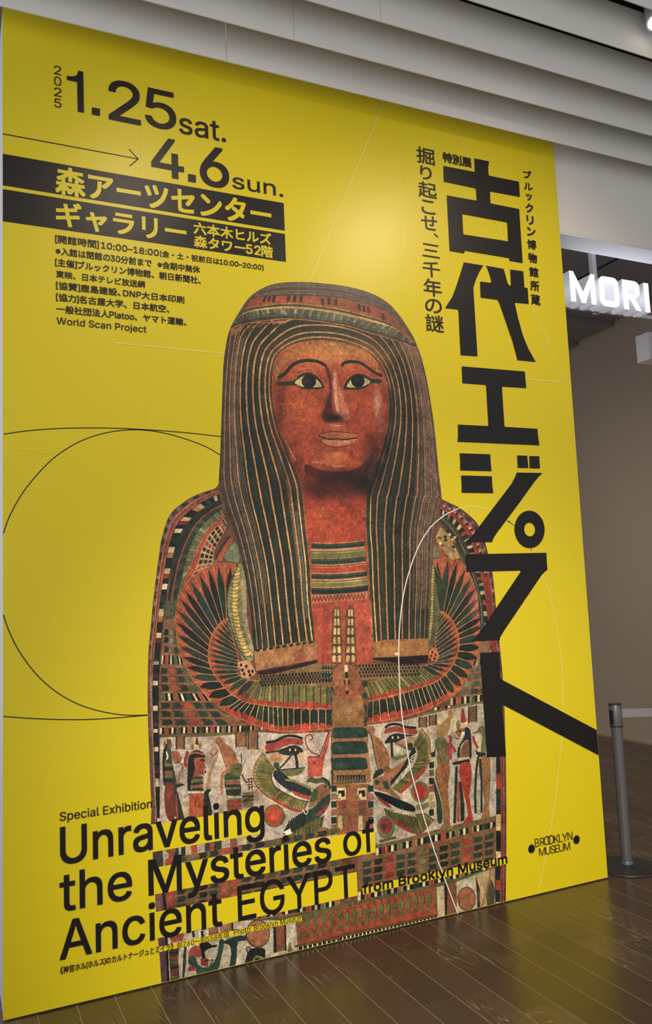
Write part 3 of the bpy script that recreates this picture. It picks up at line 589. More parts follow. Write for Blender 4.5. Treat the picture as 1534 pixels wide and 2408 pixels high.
El('D', 1050, 1062, 84, 92, (104,98,60)); El('D', 1050, 1062, 84, 92, (60,50,34), .3); El('D', 1048, 1060, 66, 74, (156,56,44)); Bl('D', 1060, 1050, 40, 36, (186,92,60), .6); El('D', 1440, 1190, 50, 40, (104,98,60)); El('D', 1440, 1195, 38, 30, (160,66,48))
# strip between the first two English lines (legs of the gods)
for a, b, c in ((150,185,(150,138,130)), (185,235,(128,62,48)), (235,262,(38,46,44)), (285,318,(34,38,40)), (318,365,(168,140,120)), (365,408,(160,70,48)), (470,510,(42,50,50)), (510,545,(150,62,50)), (545,600,(40,44,44)), (668,718,(124,72,54)), (755,800,(168,140,100)), (800,830,(84,88,60))):
    P('G', [(a,200),(b,200),(b+8,400),(a+4,400)], c)
P('G', [(160,300),(240,290),(245,330),(210,370),(165,340)], (134,70,54)); P('G', [(365,380),(405,370),(460,400),(370,410)], (160,70,48)); P('G', [(66,330),(140,322),(150,470),(75,480)], (60,52,56))
# ---- centre column
for x0, x1 in ((95,135), (335,385)):
    for k in range(9): El('E', (x0 + x1) / 2, -40 + 95 * k - (30 if x0 > 200 else 0), 22, 27, (34,48,44) if k % 2 else (40,52,46))
P('E', [(105,120),(335,120),(360,250),(350,370),(105,370)], (132,92,62)); El('C', 212, 1600, 118, 128, (128,76,52)); Bl('C', 180, 1560, 60, 70, (146,92,64), .7)
Bl('E', 240, 250, 90, 60, (160,122,80), .5); Bl('E', 170, 330, 60, 40, (110,74,46), .6); P('C', [(140,1690),(330,1680),(320,1730),(150,1735)], (150,66,44), .6)
P('C', [(205,1475),(218,1475),(232,1520),(215,1535),(198,1520)], (214,180,150), sm=2); Ln('C', [(216,1540),(218,1580)], (28,44,34), 8, 0); El('C', 205, 1615, 12, 22, (34,48,36)); El('C', 232, 1615, 12, 22, (34,48,36)); Ln('C', [(218,1600),(220,1680)], (160,90,64), 7, 0); Ln('C', [(208,1590),(230,1590)], (180,150,60), 3, 0); El('C', 222, 1695, 14, 15, (26,30,28))
P('E', [(100,370),(375,365),(410,800),(115,800)], (140,96,68))
for a, b in ((375,452), (485,578), (612,702)):
    P('E', [(105,a+8),(120,a-4),(330,a-10),(372,a),(385,b-14),(350,b-2),(120,b+4),(105,b-10)], (36,54,48), sm=1); Bl('E', 170, (a + b) / 2, 60, 25, (70,92,84), .45)
P('E', [(130,745),(365,735),(370,800),(135,805)], (104,80,56)); 
for k in range(11): P('E', [(140+21*k,742),(156+21*k,742),(148+21*k,812)], (32,38,34))
P('E', [(135,815),(400,812),(430,1230),(140,1230)], (126,84,60)); P('E', [(205,815),(300,812),(310,1200),(225,1210)], (132,78,54)); Bl('E', 260, 900, 40, 80, (150,92,60), .5)
for x in (140, 300): P('E', [(x,845),(x+70,840),(x+72,940),(x+2,940)], (178,158,118)); P('E', [(x+12,865),(x+62,860),(x+64,910),(x+40,915),(x+34,885),(x+12,890)], (26,30,30), sm=1); Ln('E', [(x+14,890),(x+6,925),(x+30,930)], (60,40,30), 2); P('E', [(x+5,940),(x+70,935),(x+78,1060),(x+14,1070)], (108,68,52)); Ln('E', [(x+10,970),(x+74,962)], (130,44,44), 4, 0); P('E', [(x+10,1060),(x+40,1060),(x+48,1180),(x+8,1190)], (172,152,118)); El('E', x + 45, 1190, 34, 20, (150,70,50))
for x in (115, 405):
    for k in range(6): P('E', [(x-20,825+62*k),(x+22,822+62*k),(x+24,872+62*k),(x-18,875+62*k)], ((32,46,46) if k % 2 == 0 else (120,80,70)), sm=1)
# ---- right register figures
P('E', [(385,360),(420,355),(440,380),(435,430),(480,460),(530,540),(555,610),(545,680),(480,700),(450,620),(430,540),(415,450),(390,410)], (126,86,58), sm=2); Ln('E', [(385,400),(412,450),(440,600),(465,700)], (50,40,30), 2.5)
udjat('E', [(520,370),(560,345),(620,345),(680,365),(762,372)], [(520,385),(600,358),(690,378),(765,385),(765,425),(660,415),(600,400),(520,420)], [(520,480),(560,430),(620,415),(690,425),(762,430),(690,440),(650,460),(600,470),(545,490)], (600,448), [(600,485),(660,520),(720,540),(728,510)], [(570,490),(572,540),(575,600)], [(520,485),(600,475),(680,440)])
P('E', [(580,500),(690,440),(765,445),(740,520),(660,530)], (128,92,68), .7); El('E', 715, 510, 20, 22, (34,40,40)); P('E', [(560,600),(640,590),(690,575),(690,600),(620,625),(575,620)], (96,98,60), sm=1)
wo = cv([('E', [(805,380),(860,450),(875,520),(872,600),(850,660),(820,720),(740,800),(640,890)])]); wm = cv([('E', [(740,510),(772,545),(775,580),(765,620),(740,670),(700,720),(650,770),(570,850)])])
ring(wo, wm, (150,136,100)); blades(wm, wo, 17, [(98,92,50), (84,80,44)], (64,56,36), 0, .6, .46); blades(wm, wo, 12, [(88,88,48)], (60,50,34), .6, 1, round_=True); stroke(wo, (130,44,40), 2.4); ring(wo[45:], mixc(wo, wm, .3)[45:], (146,54,42))
P('E', [(700,600),(740,520),(760,560),(730,640),(650,720),(590,800),(555,830),(550,790),(620,700)], (32,38,42), sm=2); P('E', [(510,730),(600,680),(680,620),(700,600),(640,700),(560,790),(520,800)], (126,84,56), sm=2)
for k in range(8): Ln('E', [(650+10*k, 770-24*k), (672+12*k, 745-24*k)], (196,186,160), 2, 0)
P('E', [(430,780),(500,750),(560,790),(570,850),(640,920),(620,950),(560,890),(470,860),(430,850)], (130,92,66), sm=2); P('E', [(420,775),(445,710),(490,690),(510,720),(470,750)], (48,46,42), sm=2); El('E', 535, 700, 30, 24, (104,72,48)); El('E', 455, 800, 18, 20, (44,48,44)); P('E', [(500,790),(530,785),(552,830),(545,860),(515,845)], (44,48,46), sm=1)
P('E', [(430,870),(520,890),(620,930),(720,970),(755,1000),(745,1030),(640,1010),(540,960),(470,930)], (24,28,30), sm=2); P('E', [(450,900),(540,965),(575,1000),(530,990),(470,940)], (120,40,40))
w2a = cv([('E', [(510,1000),(580,1030),(660,1050),(740,1050),(830,1040)])]); w2b = cv([('E', [(540,1090),(640,1150),(720,1190),(800,1200),(905,1090)])])
ring(w2a, w2b, (96,90,54)); bars(w2a, w2b, 26, [(100,94,54), (82,78,44)], edge=(50,46,32), w=1.3); stroke(w2b, (140,50,44), 2.4); ring(w2b[:22], mixc(w2b, w2a, .3)[:22], (140,48,42))
for k in range(10): Ln('E', [(580+18*k, 1000+5*k), (598+18*k, 1035+4*k)], (196,186,160), 2, 0)
P('E', [(760,985),(870,955),(865,990),(810,1020),(770,1015)], (100,102,72), sm=1)
El('E', 792, 875, 72, 82, (96,92,58)); El('E', 792, 875, 52, 62, (150,44,42)); El('E', 525, 1150, 72, 90, (80,84,60)); El('E', 525, 1140, 50, 62, (110,40,44)); El('E', 510, 1150, 16, 26, (40,44,46)); P('E', [(470,1255),(600,1220),(608,1240),(480,1275)], (90,72,54))
for k in range(8): P('E', [(862,580+62*k),(900,575+62*k),(902,625+62*k),(866,630+62*k)], [(150,128,80), (34,40,34), (84,76,50), (34,34,32), (140,52,44), (150,120,80)][k % 6], sm=1)
# Osiris, falcon headed and jackal headed gods
P('E', [(1015,240),(1035,228),(1055,245),(1050,290),(1030,310),(1025,380),(1000,430),(960,470),(920,450),(925,390),(960,340),(1010,290)], (134,102,66), sm=2)
P('E', [(915,460),(960,445),(1000,470),(1020,520),(1020,660),(930,665),(925,560),(905,500)], (92,90,56), sm=2); P('E', [(925,670),(1022,660),(1020,760),(1010,860),(1020,960),(1030,1150),(1000,1170),(930,1180),(975,1120),(960,940),(915,780)], (116,76,50), sm=2)
P('E', [(870,570),(900,560),(915,520),(912,600),(885,600)], (30,38,36)); P('E', [(900,770),(930,860),(960,960),(970,1080),(960,1120),(930,1110),(920,950),(900,850)], (36,48,40), sm=2)
Ln('E', [(930,530),(960,640),(1000,750)], (120,40,36), 3, 0); Ln('E', [(1000,490),(990,620),(960,745)], (130,50,40), 3, 0); Ln('E', [(1020,440),(1035,450),(1030,500),(1060,540),(1070,560)], (130,46,48), 8); P('E', [(1000,490),(1030,490),(1050,560),(1040,620),(1020,620)], (130,60,54), sm=1)
P('E', [(1110,330),(1120,220),(1135,225),(1155,320),(1150,335)], (130,36,40)); P('E', [(1108,335),(1160,325),(1162,365),(1115,370)], (196,170,116)); El('E', 1092, 350, 18, 38, (110,112,76)); P('E', [(1085,385),(1130,375),(1140,400),(1110,450),(1085,430),(1070,410)], (120,70,48), sm=2); Ln('E', [(1065,430),(1080,460),(1100,450)], (40,30,26), 2); P('E', [(1125,400),(1145,410),(1120,445),(1105,455)], (200,190,160)); El('E', 1105, 398, 8, 8, (30,26,24))
P('E', [(1140,370),(1175,375),(1192,420),(1198,600),(1180,600),(1175,480),(1150,470),(1110,520),(1105,600),(1085,600),(1090,530),(1130,460),(1145,420)], (34,38,42), sm=2); P('E', [(1115,530),(1150,470),(1175,480),(1180,600),(1105,605)], (126,80,52), sm=1)
P('E', [(1042,650),(1060,640),(1180,615),(1185,640),(1100,660),(1050,662)], (34,38,40), sm=1); P('E', [(1105,655),(1190,650),(1195,800),(1180,900),(1200,1040),(1205,1110),(1110,1130),(1170,1060),(1130,860),(1105,760)], (140,46,38), sm=2)
P('E', [(1070,680),(1090,665),(1085,800),(1080,960),(1075,1120),(1052,1120),(1060,900)], (36,44,42), sm=1); P('E', [(1085,800),(1100,780),(1105,1110),(1080,1110)], (140,66,56)); P('E', [(1100,800),(1115,790),(1140,960),(1142,1095),(1112,1110)], (34,40,38), sm=1)
P('E', [(1205,410),(1240,395),(1255,370),(1280,355),(1300,380),(1310,560),(1270,560),(1280,440),(1255,410),(1215,420)], (96,92,62), sm=2); El('E', 1276, 382, 14, 12, (60,54,40)); El('E', 1276, 382, 6, 6, (190,170,120)); Ln('E', [(1210,440),(1220,480),(1245,530)], (130,50,48), 8)
P('E', [(1225,545),(1250,560),(1310,570),(1310,600),(1255,600),(1235,580)], (32,40,38), sm=1); P('E', [(1250,620),(1340,605),(1345,800),(1335,1000),(1340,1080),(1270,1090),(1300,960),(1270,800)], (120,82,56), sm=2); Ln('E', [(1250,600),(1235,700),(1225,900),(1230,1040)], (34,42,40), 7); Ln('E', [(1265,620),(1275,800),(1275,1035)], (34,42,40), 6); P('E', [(1345,610),(1375,600),(1385,1040),(1350,1050)], (150,140,142))
# ---- lower bands, right
P('E', [(440,1290),(900,1190),(1390,1070),(1390,1400),(440,1400)], (112,80,56)); P('K', [(405,300),(1350,90),(1350,420),(270,640),(270,400)], (118,82,58))
Ln('K', [(405,300),(800,230),(1100,140),(1350,75)], (84,84,56), 6); barrow('K', (412,318), (1350,105), (412,372), (1350,150), 42, PB)
for k in range(4):
    y = 385 + 62 * k; tiles('K', (300,y+35), (900,y-80), (300,y+85), (900,y-32), [gr, dk, (130,44,44), gr, (36,50,46), (86,88,60)], 7)
    tiles('K', (900,y-80), (1345,y-195), (900,y-32), (1345,y-150), [dk, gr, (140,56,44), gr, (40,54,46)], 5)
barrow('K', (270,660), (1340,445), (270,735), (1340,500), 44, PB)
Ln('K', [(0,800),(300,735),(700,650),(1000,575),(1300,490)], (78,80,54), 8)
# petal frieze
P('K', [(0,815),(890,620),(905,840),(0,1010)], (150,64,44))
for k in range(17):
    t = k / 16.; x = 5 + 860 * t; y = 820 - 195 * t
    P('K', [(x+20,y+5),(x+38,y+60),(x+30,y+110),(x+8,y+110),(x,y+60)], (88,88,56), sm=2); El('K', x + 42, y + 118, 19, 23, (124,66,50)); El('K', x + 22, y + 140, 15, 24, (84,82,54)); Ln('K', [(x+20,y+5),(x+40,y+60),(x+30,y+112)], (60,40,30), 1.6)
Ln('K', [(0,1020),(300,965),(600,905),(905,835)], (90,62,44), 6); barrow('K', (0,1045), (900,850), (0,1075), (900,880), 90, [(26,28,30), (26,28,30), (200,190,175)])
P('K', [(890,620),(950,605),(955,870),(900,880)], (176,158,130)); P('K', [(950,605),(975,600),(970,870),(955,870)], (34,36,34)); P('K', [(975,600),(1040,580),(1050,840),(970,860)], (108,68,50)); P('K', [(1045,580),(1200,520),(1215,800),(1050,850)], (160,146,134)); El('K', 1125, 712, 70, 90, (128,80,58)); Ln('K', [(1125+70*math.cos(t), 712+90*math.sin(t)) for t in np.linspace(0, 6.3, 20)], (60,40,30), 2)
P('K', [(1200,520),(1345,470),(1350,770),(1215,800)], (150,126,96)); P('K', [(1195,530),(1230,640),(1230,790),(1210,790)], (40,38,34)); P('K', [(1300,600),(1320,560),(1350,640),(1340,770),(1290,770),(1275,700)], (70,66,48), sm=1); Ln('K', [(1310,480),(1305,560),(1240,790)], (110,50,40), 3, 0)
Bl('K', 1250, 690, 40, 60, (186,160,110), .5)
# ---- lower bands, left and bottom
P('G', [(150,480),(700,380),(1534,220),(1534,640),(700,800),(150,790)], (124,86,62))
for k in range(-4, 3):
    y = 620 + 62 * k; tiles('G', (160,y+30), (750,y-80), (160,y+82), (750,y-30), [(150,56,48), gr, (84,84,56), dk, gr, (140,60,48)], 7); tiles('G', (750,y-80), (1534,y-220), (750,y-30), (1534,y-172), [gr, dk, (78,78,56), gr, (38,50,46)], 8)
P('G', [(90,690),(150,680),(160,790),(100,800)], (104,70,84)); Ln('G', [(150,680),(165,800)], (30,30,32), 6, 0)
P('G', [(1534,640),(800,850),(340,960),(340,1000),(1534,760)], (112,78,56)); barrow('G', (740,860), (1534,700), (740,885), (1534,770), 34, PB); Ln('G', [(740,880),(1100,870),(1300,830),(1534,770)], (78,80,54), 8)
P('G', [(105,1020),(340,965),(800,880),(1200,880),(1215,1130),(800,1240),(140,1390)], (164,152,146))
P('G', [(108,1020),(170,1010),(200,1380),(135,1395)], (84,60,74)); Ln('G', [(172,1010),(186,1385)], (24,24,28), 5, 0); P('G', [(195,1000),(310,980),(300,1040),(210,1060)], (130,60,50)); P('G', [(190,1100),(270,1080),(265,1200),(275,1350),(205,1370)], (70,48,44)); 
for k in range(6): P('G', [(200,1130+38*k),(262,1120+38*k),(264,1142+38*k),(202,1150+38*k)], [(36,40,36), (110,50,44), (84,82,58)][k % 3])
P('G', [(310,1080),(330,1080),(325,1220),(310,1340),(296,1350),(300,1200)], (40,52,48)); P('G', [(340,1160),(360,1100),(400,1080),(450,1090),(450,1160),(400,1170),(350,1180)], (150,64,50), sm=2)
P('G', [(430,1060),(490,1050),(530,1075),(568,1070),(560,1090),(510,1100),(470,1130),(480,1180),(455,1200),(445,1130)], (22,26,28), sm=2); P('G', [(345,1170),(400,1165),(420,1230),(500,1250),(570,1160),(585,1040),(625,1040),(600,1180),(560,1290),(420,1320),(400,1250),(350,1230)], (44,62,54), sm=2); P('G', [(440,1180),(500,1180),(500,1250),(440,1230)], (124,48,44)); P('G', [(345,1240),(395,1240),(400,1275),(345,1280)], (120,40,42)); Ln('G', [(470,1200),(540,1190),(510,1240)], (40,40,36), 2, 0)
P('G', [(630,1040),(700,1010),(790,1000),(795,1040),(730,1050),(725,1150),(705,1260),(665,1260),(680,1140),(660,1070),(600,1060)], (36,50,50), sm=2)
for a, c in ((370,(40,40,40)), (420,(200,190,170)), (440,(36,36,36)), (480,(190,170,140))): P('G', [(a,965),(a+20,960),(a+26,1010),(a+6,1015)], c)
P('G', [(500,945),(580,925),(580,985),(505,1000)], (128,84,62)); P('G', [(590,925),(690,900),(690,960),(592,985)], (122,80,58)); Ln('G', [(688,900),(690,965)], (34,36,34), 4, 0)
El('G', 888, 985, 92, 106, (134,80,58)); Ln('G', [(888+92*math.cos(t), 985+106*math.sin(t)) for t in np.linspace(0, 6.3, 22)], (60,36,28), 2); P('G', [(790,1240),(800,1160),(830,1105),(900,1095),(945,1110),(945,1190),(950,1200),(870,1230)], (30,36,32), sm=2); Ln('G', [(850,1200),(880,1165),(930,1180)], (112,106,70), 5); Ln('G', [(810,1140),(800,1100),(820,1090),(835,1120)], (50,36,28), 2)
P('G', [(1010,930),(1030,925),(1035,1130),(1012,1140)], (30,32,32)); P('G', [(1030,925),(1095,915),(1100,1115),(1035,1130)], (122,72,52)); P('G', [(1095,915),(1110,912),(1112,1120),(1100,1120)], (30,32,32)); P('G', [(1125,1130),(1130,1060),(1145,1050),(1158,1120)], (100,84,56), sm=1); P('G', [(1110,1140),(1210,1110),(1210,1140),(1110,1165)], (40,40,38))
P('G', [(1185,900),(1534,820),(1534,1010),(1200,1080)], (150,64,44))
for k in range(6): x = 1195 + 62 * k; y = 850 - 16 * k; P('G', [(x+20,y+5),(x+38,y+60),(x+30,y+110),(x+8,y+110),(x,y+60)], (88,88,56), sm=2); El('G', x + 42, y + 118, 22, 26, (124,66,50)); El('G', x + 22, y + 165, 18, 26, (84,82,54))
Ln('G', [(1180,1085),(1534,1010)], (90,62,44), 6, 0); barrow('G', (1210,1090), (1534,1025), (1210,1130), (1534,1062), 26, [(26,28,30), (26,28,30), (200,190,175)])
# ---- wig: striped lappets round the face
KI = [('B', [(1385,1290),(1350,1000),(1335,700),(1310,450),(1285,200)]), ('A', [(573,1356),(500,1170),(425,980),(388,760),(410,570),(490,487),(600,455),(720,448),(860,470),(1000,530),(1090,640),(1130,780),(1132,950),(1090,1120),(1035,1290),(990,1420)]), ('C', [(362,180),(362,400),(378,600),(388,850),(402,1050),(420,1300)])]
KO = [('B', [(890,1370),(855,1000),(805,700),(735,430),(660,210)]), ('A', [(42,1330),(48,1150),(55,950),(68,700),(88,480),(125,330),(330,100),(620,65),(900,100),(1150,215),(1290,410),(1370,640),(1415,880),(1445,1150),(1465,1330),(1478,1440)]), ('C', [(950,180),(895,420),(880,620),(875,850),(860,1060),(850,1300)])]
I_, O_ = cv(KI, 12), cv(KO, 12); NI = len(I_)
fill(I_, (156, 58, 40), 1, 0)
ring(I_, O_, (36, 40, 33))
ts = [.0, .075, .16, .28, .41, .54, .66, .77, .86, .94]
for a, b in zip(ts, ts[1:] + [1.]):
    g = rng.integers(-4, 8); ring(mixc(I_, O_, a + .02), mixc(I_, O_, b - .02), (36 + g, 42 + g, 34 + g), 1, 5); stroke(mixc(I_, O_, (a + b) / 2 - .01), (66, 70, 60), 2.4, .35)
O1, O2 = mixc(I_, O_, .76), mixc(I_, O_, 1.)
for k in range(8):
    for a, b in ((20 + 6 * k, 160 - 2 * k), (160 + 2 * k, 300 - 8 * k)): ring(O1[a:b], O2[a:b], (84, 66, 64), .17)
for k in range(6): ring(mixc(I_, O_, .62)[155 + 4 * k:290 - 8 * k], O2[155 + 4 * k:290 - 8 * k], (92, 74, 66), .12)
for t in np.linspace(.70, .99, 13):
    w_ = mixc(I_, O_, t) + rng.normal(0, .4, (NI, 2)); stroke(w_[12:150], [(50,40,40), (124,96,84), (64,52,52)][int(t * 1000) % 3], 1.3, .8); stroke(w_[165:300], [(50,40,40), (130,104,90), (64,52,52)][int(t * 777) % 3], 1.3, .8)
for t, w_ in zip(ts[1:], (4.6, 5.0, 5.2, 5.0, 4.6, 4.2, 3.2, 2.4, 1.8)):
    q = mixc(I_, O_, t); stroke(q[:160], (182, 124, 80), w_ * .82); stroke(q[155:], (164, 106, 74), w_ * .78); stroke(q[:50], (188, 138, 98), w_ * .7, .6)
stroke(mixc(I_, O_, .01), (150, 88, 54), 3); stroke(mixc(I_, O_, .075)[:70], (196, 152, 92), 4); stroke(mixc(I_, O_, .075)[-70:], (196, 152, 92), 3.2); ring(mixc(I_, O_, .16)[20:62], mixc(I_, O_, .2)[20:62], (150,104,84), .5); ring(mixc(I_, O_, .10)[8:45], mixc(I_, O_, .14)[8:45], (110,112,116), .5)
# face and neck ground
k0, k1 = 60, 245
fill(mixc(I_, O_, -.005)[k0:k1], (158, 64, 42), 1, 0)
Bl('A', 780, 530, 340, 90, (196,122,68), .85); Bl('A', 790, 640, 60, 60, (150,64,44), .4); Bl('A', 600, 640, 130, 70, (186,84,54), .6); Bl('A', 960, 620, 110, 60, (170,74,48), .5); Bl('A', 560, 880, 120, 130, (186,84,46), .75); Bl('A', 930, 860, 100, 110, (166,62,40), .6)
Bl('A', 430, 900, 50, 300, (92,34,28), .75); Bl('A', 520, 1120, 70, 110, (118,44,34), .6); Bl('A', 1100, 760, 30, 220, (110,46,38), .5); Bl('A', 1000, 1080, 90, 130, (112,40,32), .6); Bl('A', 700, 1140, 120, 70, (150,64,42), .5)
P('A', [(400,640),(430,560),(520,505),(640,470),(760,458),(890,480),(1000,540),(1080,640),(1100,690),(1040,620),(960,550),(860,515),(740,500),(620,505),(520,545),(440,630),(410,700)], (160,106,56), .7, 2); Bl('A', 770, 462, 40, 10, (206,150,96), .7)
# jaw shadow and neck
Bl('A', 1040, 1150, 46, 120, (70,28,26), .85); Bl('A', 545, 1225, 46, 70, (84,32,28), .7); P('A', [(600,1238),(660,1262),(740,1282),(830,1286),(920,1268),(985,1220),(1030,1170),(1030,1230),(990,1290),(940,1330),(830,1345),(690,1335),(600,1300)], (64,25,23), .9, 3)
Bl('A', 800, 1350, 250, 75, (60,26,24), .97); Bl('A', 900, 1400, 130, 60, (58,26,24), .7); Bl('A', 1000, 1260, 40, 120, (40,24,22), .8); Bl('A', 640, 1400, 60, 60, (110,40,32), .5); Bl('A', 840, 1320, 190, 50, (44,20,20), .8); Bl('A', 960, 1360, 70, 60, (22,22,20), .9); Bl('A', 640, 1330, 60, 70, (120,42,36), .6)
Bl('B', 1420, 290, 90, 130, (188,88,52), .55); Bl('C', 90, 330, 170, 120, (180,72,38), .6); Bl('C', 250, 230, 80, 90, (140,48,36), .6); Bl('C', 60, 110, 250, 90, (60,26,26), .85)
Ln('A', [(640,1225),(720,1230),(790,1250),(860,1248)], (176,116,92), 4, al=.6); Bl('A', 790, 1180, 70, 40, (196,116,66), .7); Bl('A', 780, 1225, 90, 18, (170,98,62), .6)
# nose
P('A', [(735,600),(760,660),(770,760),(765,860),(775,930),(740,965),(708,940),(712,890),(745,820),(750,700),(725,620)], (74,28,22), .75, 2); Bl('A', 745, 860, 30, 80, (60,24,20), .7)
P('A', [(775,640),(800,640),(815,740),(850,830),(880,880),(885,930),(850,960),(800,900),(780,800)], (178,96,78), .75, 2); Ln('A', [(787,650),(790,750),(800,860),(808,900)], (214,158,146), 8, al=.6); Bl('A', 832, 800, 14, 60, (196,130,118), .6); Bl('A', 865, 890, 24, 40, (168,92,70), .7)
Bl('A', 782, 935, 74, 28, (24,18,18), 1.0); Bl('A', 790, 955, 50, 20, (34,20,20), .9); Bl('A', 795, 912, 16, 9, (70,66,70), .8); Bl('A', 728, 935, 24, 26, (50,26,22), .8)
Bl('A', 800, 1000, 40, 26, (184,118,96), .6); Ln('A', [(735,980),(800,990),(860,985)], (196,140,120), 2, al=.5)
# mouth
P('A', [(686,1048),(740,1036),(785,1030),(830,1036),(880,1036),(934,1048),(915,1070),(850,1074),(780,1072),(720,1074)], (150,78,60), 1, 2); P('A', [(700,1080),(780,1076),(850,1078),(922,1070),(915,1092),(860,1114),(795,1122),(730,1108)], (180,104,80), 1, 2)
Ln('A', [(684,1054),(740,1075),(800,1075),(860,1077),(928,1067)], (50,20,18), 3.4); Ln('A', [(688,1042),(740,1031),(790,1026),(860,1032),(932,1042)], (60,30,24), 1.6); Bl('A', 850, 1096, 40, 10, (206,140,110), .7); Ln('A', [(690,1085),(730,1115),(790,1130),(870,1120)], (84,36,28), 2.4, al=.8); Bl('A', 790, 1145, 60, 12, (96,40,30), .6)
# cheek light
Bl('A', 1062, 850, 26, 95, (200,150,140), .8); Bl('A', 1085, 960, 20, 70, (160,100,92), .5); Ln('A', [(470,1085),(500,1150),(535,1210)], (196,120,110), 3, al=.6)
for q_, al_ in (((1150, 900, 26, 190), .75), ((1120, 1120, 34, 110), .8), ((1060, 1270, 40, 90), .85), ((1010, 1400, 30, 90), .7)): Bl('A', *q_, (22,22,20), al_)
Bl('A', 470, 1230, 26, 120, (26,28,24), .6)
# eyes and brows
def eye(out, white, ix, iy, r):
    P('A', out, (30,44,28), 1, 3); P('A', white, (208,188,140), 1, 2); El('A', ix, iy, r, r * .93, (20,18,18), 1, 0); Bl('A', ix - 8, iy - 8, 18, 12, (52,50,46), .5)
eye([(420,708),(520,700),(560,664),(612,646),(662,662),(700,702),(718,748),(650,754),(580,752),(535,728),(480,732),(424,730)], [(528,712),(570,676),(622,664),(668,690),(704,736),(645,741),(575,738)], 620, 704, 47)
eye([(842,750),(870,690),(920,656),(978,658),(1020,686),(1085,692),(1084,716),(1022,716),(985,744),(930,758),(860,756)], [(864,738),(886,700),(932,676),(980,682),(1016,706),(980,732),(920,742)], 936, 702, 44)
for q, r_ in (([(545,655),(600,628),(660,640),(705,690)], 0), ([(865,670),(910,640),(970,640),(1020,668)], 0)): Ln('A', q, (120,44,32), 2.2, al=.7)
Bl('A', 690, 740, 12, 6, (190,90,80), .6); Bl('A', 600, 625, 60, 12, (196,100,70), .5)
Ln('A', [(422,682),(470,650),(500,612),(540,585),(590,570),(660,572),(705,588),(728,602)], (30,36,28), 8.5); Ln('A', [(834,600),(850,584),(900,576),(950,584),(1000,616),(1040,645),(1092,668)], (30,36,28), 8); El('A', 724, 600, 9, 9, (30,36,28)); El('A', 838, 600, 9, 9, (30,36,28))
for _ in range(26): x, y = 450 + 620 * rng.random(), 560 + 620 * rng.random(); Bl('A', x, y, 10 + 30 * rng.random(), 8 + 24 * rng.random(), ((110,40,30), (190,96,56))[int(rng.random() * 2)], .22)
# head band: cap, red frieze, petals
b0 = cv([('A', [(110,372),(170,262),(240,160),(330,100),(460,68),(620,65),(800,82),(960,115),(1080,165),(1190,255),(1300,430)])]); b1 = cv([('A', [(150,325),(205,240),(245,178),(320,155),(480,148),(640,150),(800,160),(900,182),(1020,212),(1150,270),(1300,440)])])
b2 = cv([('A', [(145,330),(190,262),(240,232),(320,215),(440,202),(560,202),(700,218),(830,238),(960,270),(1120,325),(1300,450)])]); b3 = cv([('A', [(140,335),(180,280),(240,258),(320,245),(450,234),(600,242),(760,262),(900,292),(1050,328),(1180,368),(1300,455)])])
b4 = cv([('A', [(125,350),(160,325),(240,305),(330,292),(450,286),(580,296),(740,314),(880,338),(1000,372),(1140,405),(1305,470)])]); b5 = cv([('A', [(112,375),(150,350),(220,332),(320,315),(440,302),(580,306),(740,326),(880,350),(1000,388),(1140,428),(1310,485)])])
ring(b0, b1, (82,68,64)); 
for t in np.linspace(.05, .95, 11): stroke(mixc(b0, b1, t) + rng.normal(0, 1, b0.shape), [(50,42,40), (112,98,92), (66,54,50)][int(t * 50) % 3], 2, .7, True)
ring(b1, b2, (138,66,48)); Bl('A', 450, 175, 60, 22, (180,60,54), .7); Bl('A', 1060, 270, 40, 22, (150,60,52), .6); Bl('A', 620, 185, 60, 20, (160,90,56), .6)
for x, y, s in [(335,172,.5),(365,170,.4),(395,172,.3),(490,168,.1),(530,170,.2),(570,168,0),(710,188,0),(750,186,0),(795,192,0),(945,225,-.2),(975,235,-.2),(1005,243,-.2),(1100,285,-.3)]: P('A', [(x-10+s*14,y-20),(x+9+s*14,y-20),(x+9-s*14,y+22),(x-10-s*14,y+22)], (40,38,30), 1, 1)
stroke(b1, (70,62,48), 3); ring(b2, b3, (150,118,70)); stroke(mixc(b2, b3, .35), (52,52,44), 4.5); stroke(mixc(b2, b3, .8), (186,148,84), 2.5)
ring(b3, b4, (98,96,84)); bars(b3, b4, 62, [(120,118,100), (74,76,64), (104,104,88), (84,84,70)], edge=(56,56,46), w=1.3)
for i in range(60):
    u = (i + .5) / 62 * (len(b4) - 1); a, b = b4[int(u)], b4[min(int(u) + 1, len(b4) - 1)]; c = a + (b - a) * (u - int(u)); fill(np.array([c + (-9, -18), c + (9, -18), c + (7, 2), c + (0, 9), c + (-7, 2)]), (66,70,62), .8, 12)
ring(b4, b5, (52,52,40)); P('A', [(430,225),(465,245),(480,270),(470,280),(440,262)], (150,130,112)); stroke(b5, (160,96,56), 3)
P('A', [(112,380),(200,345),(330,322),(470,310),(455,332),(330,345),(200,372),(118,410)], (160,96,56), 1, 1)
for i in range(7): x = 200 + 36 * i; Ln('A', [(x+40,332),(x+10,352),(x-22,400)], (44,44,34), 4.5)
Bl('A', 1130, 410, 90, 30, (100,84,66), .5); Bl('A', 1180, 300, 70, 40, (96,70,66), .6); Bl('A', 1230, 470, 60, 60, (104,86,74), .5); Bl('A', 200, 300, 60, 60, (84,64,48), .3)
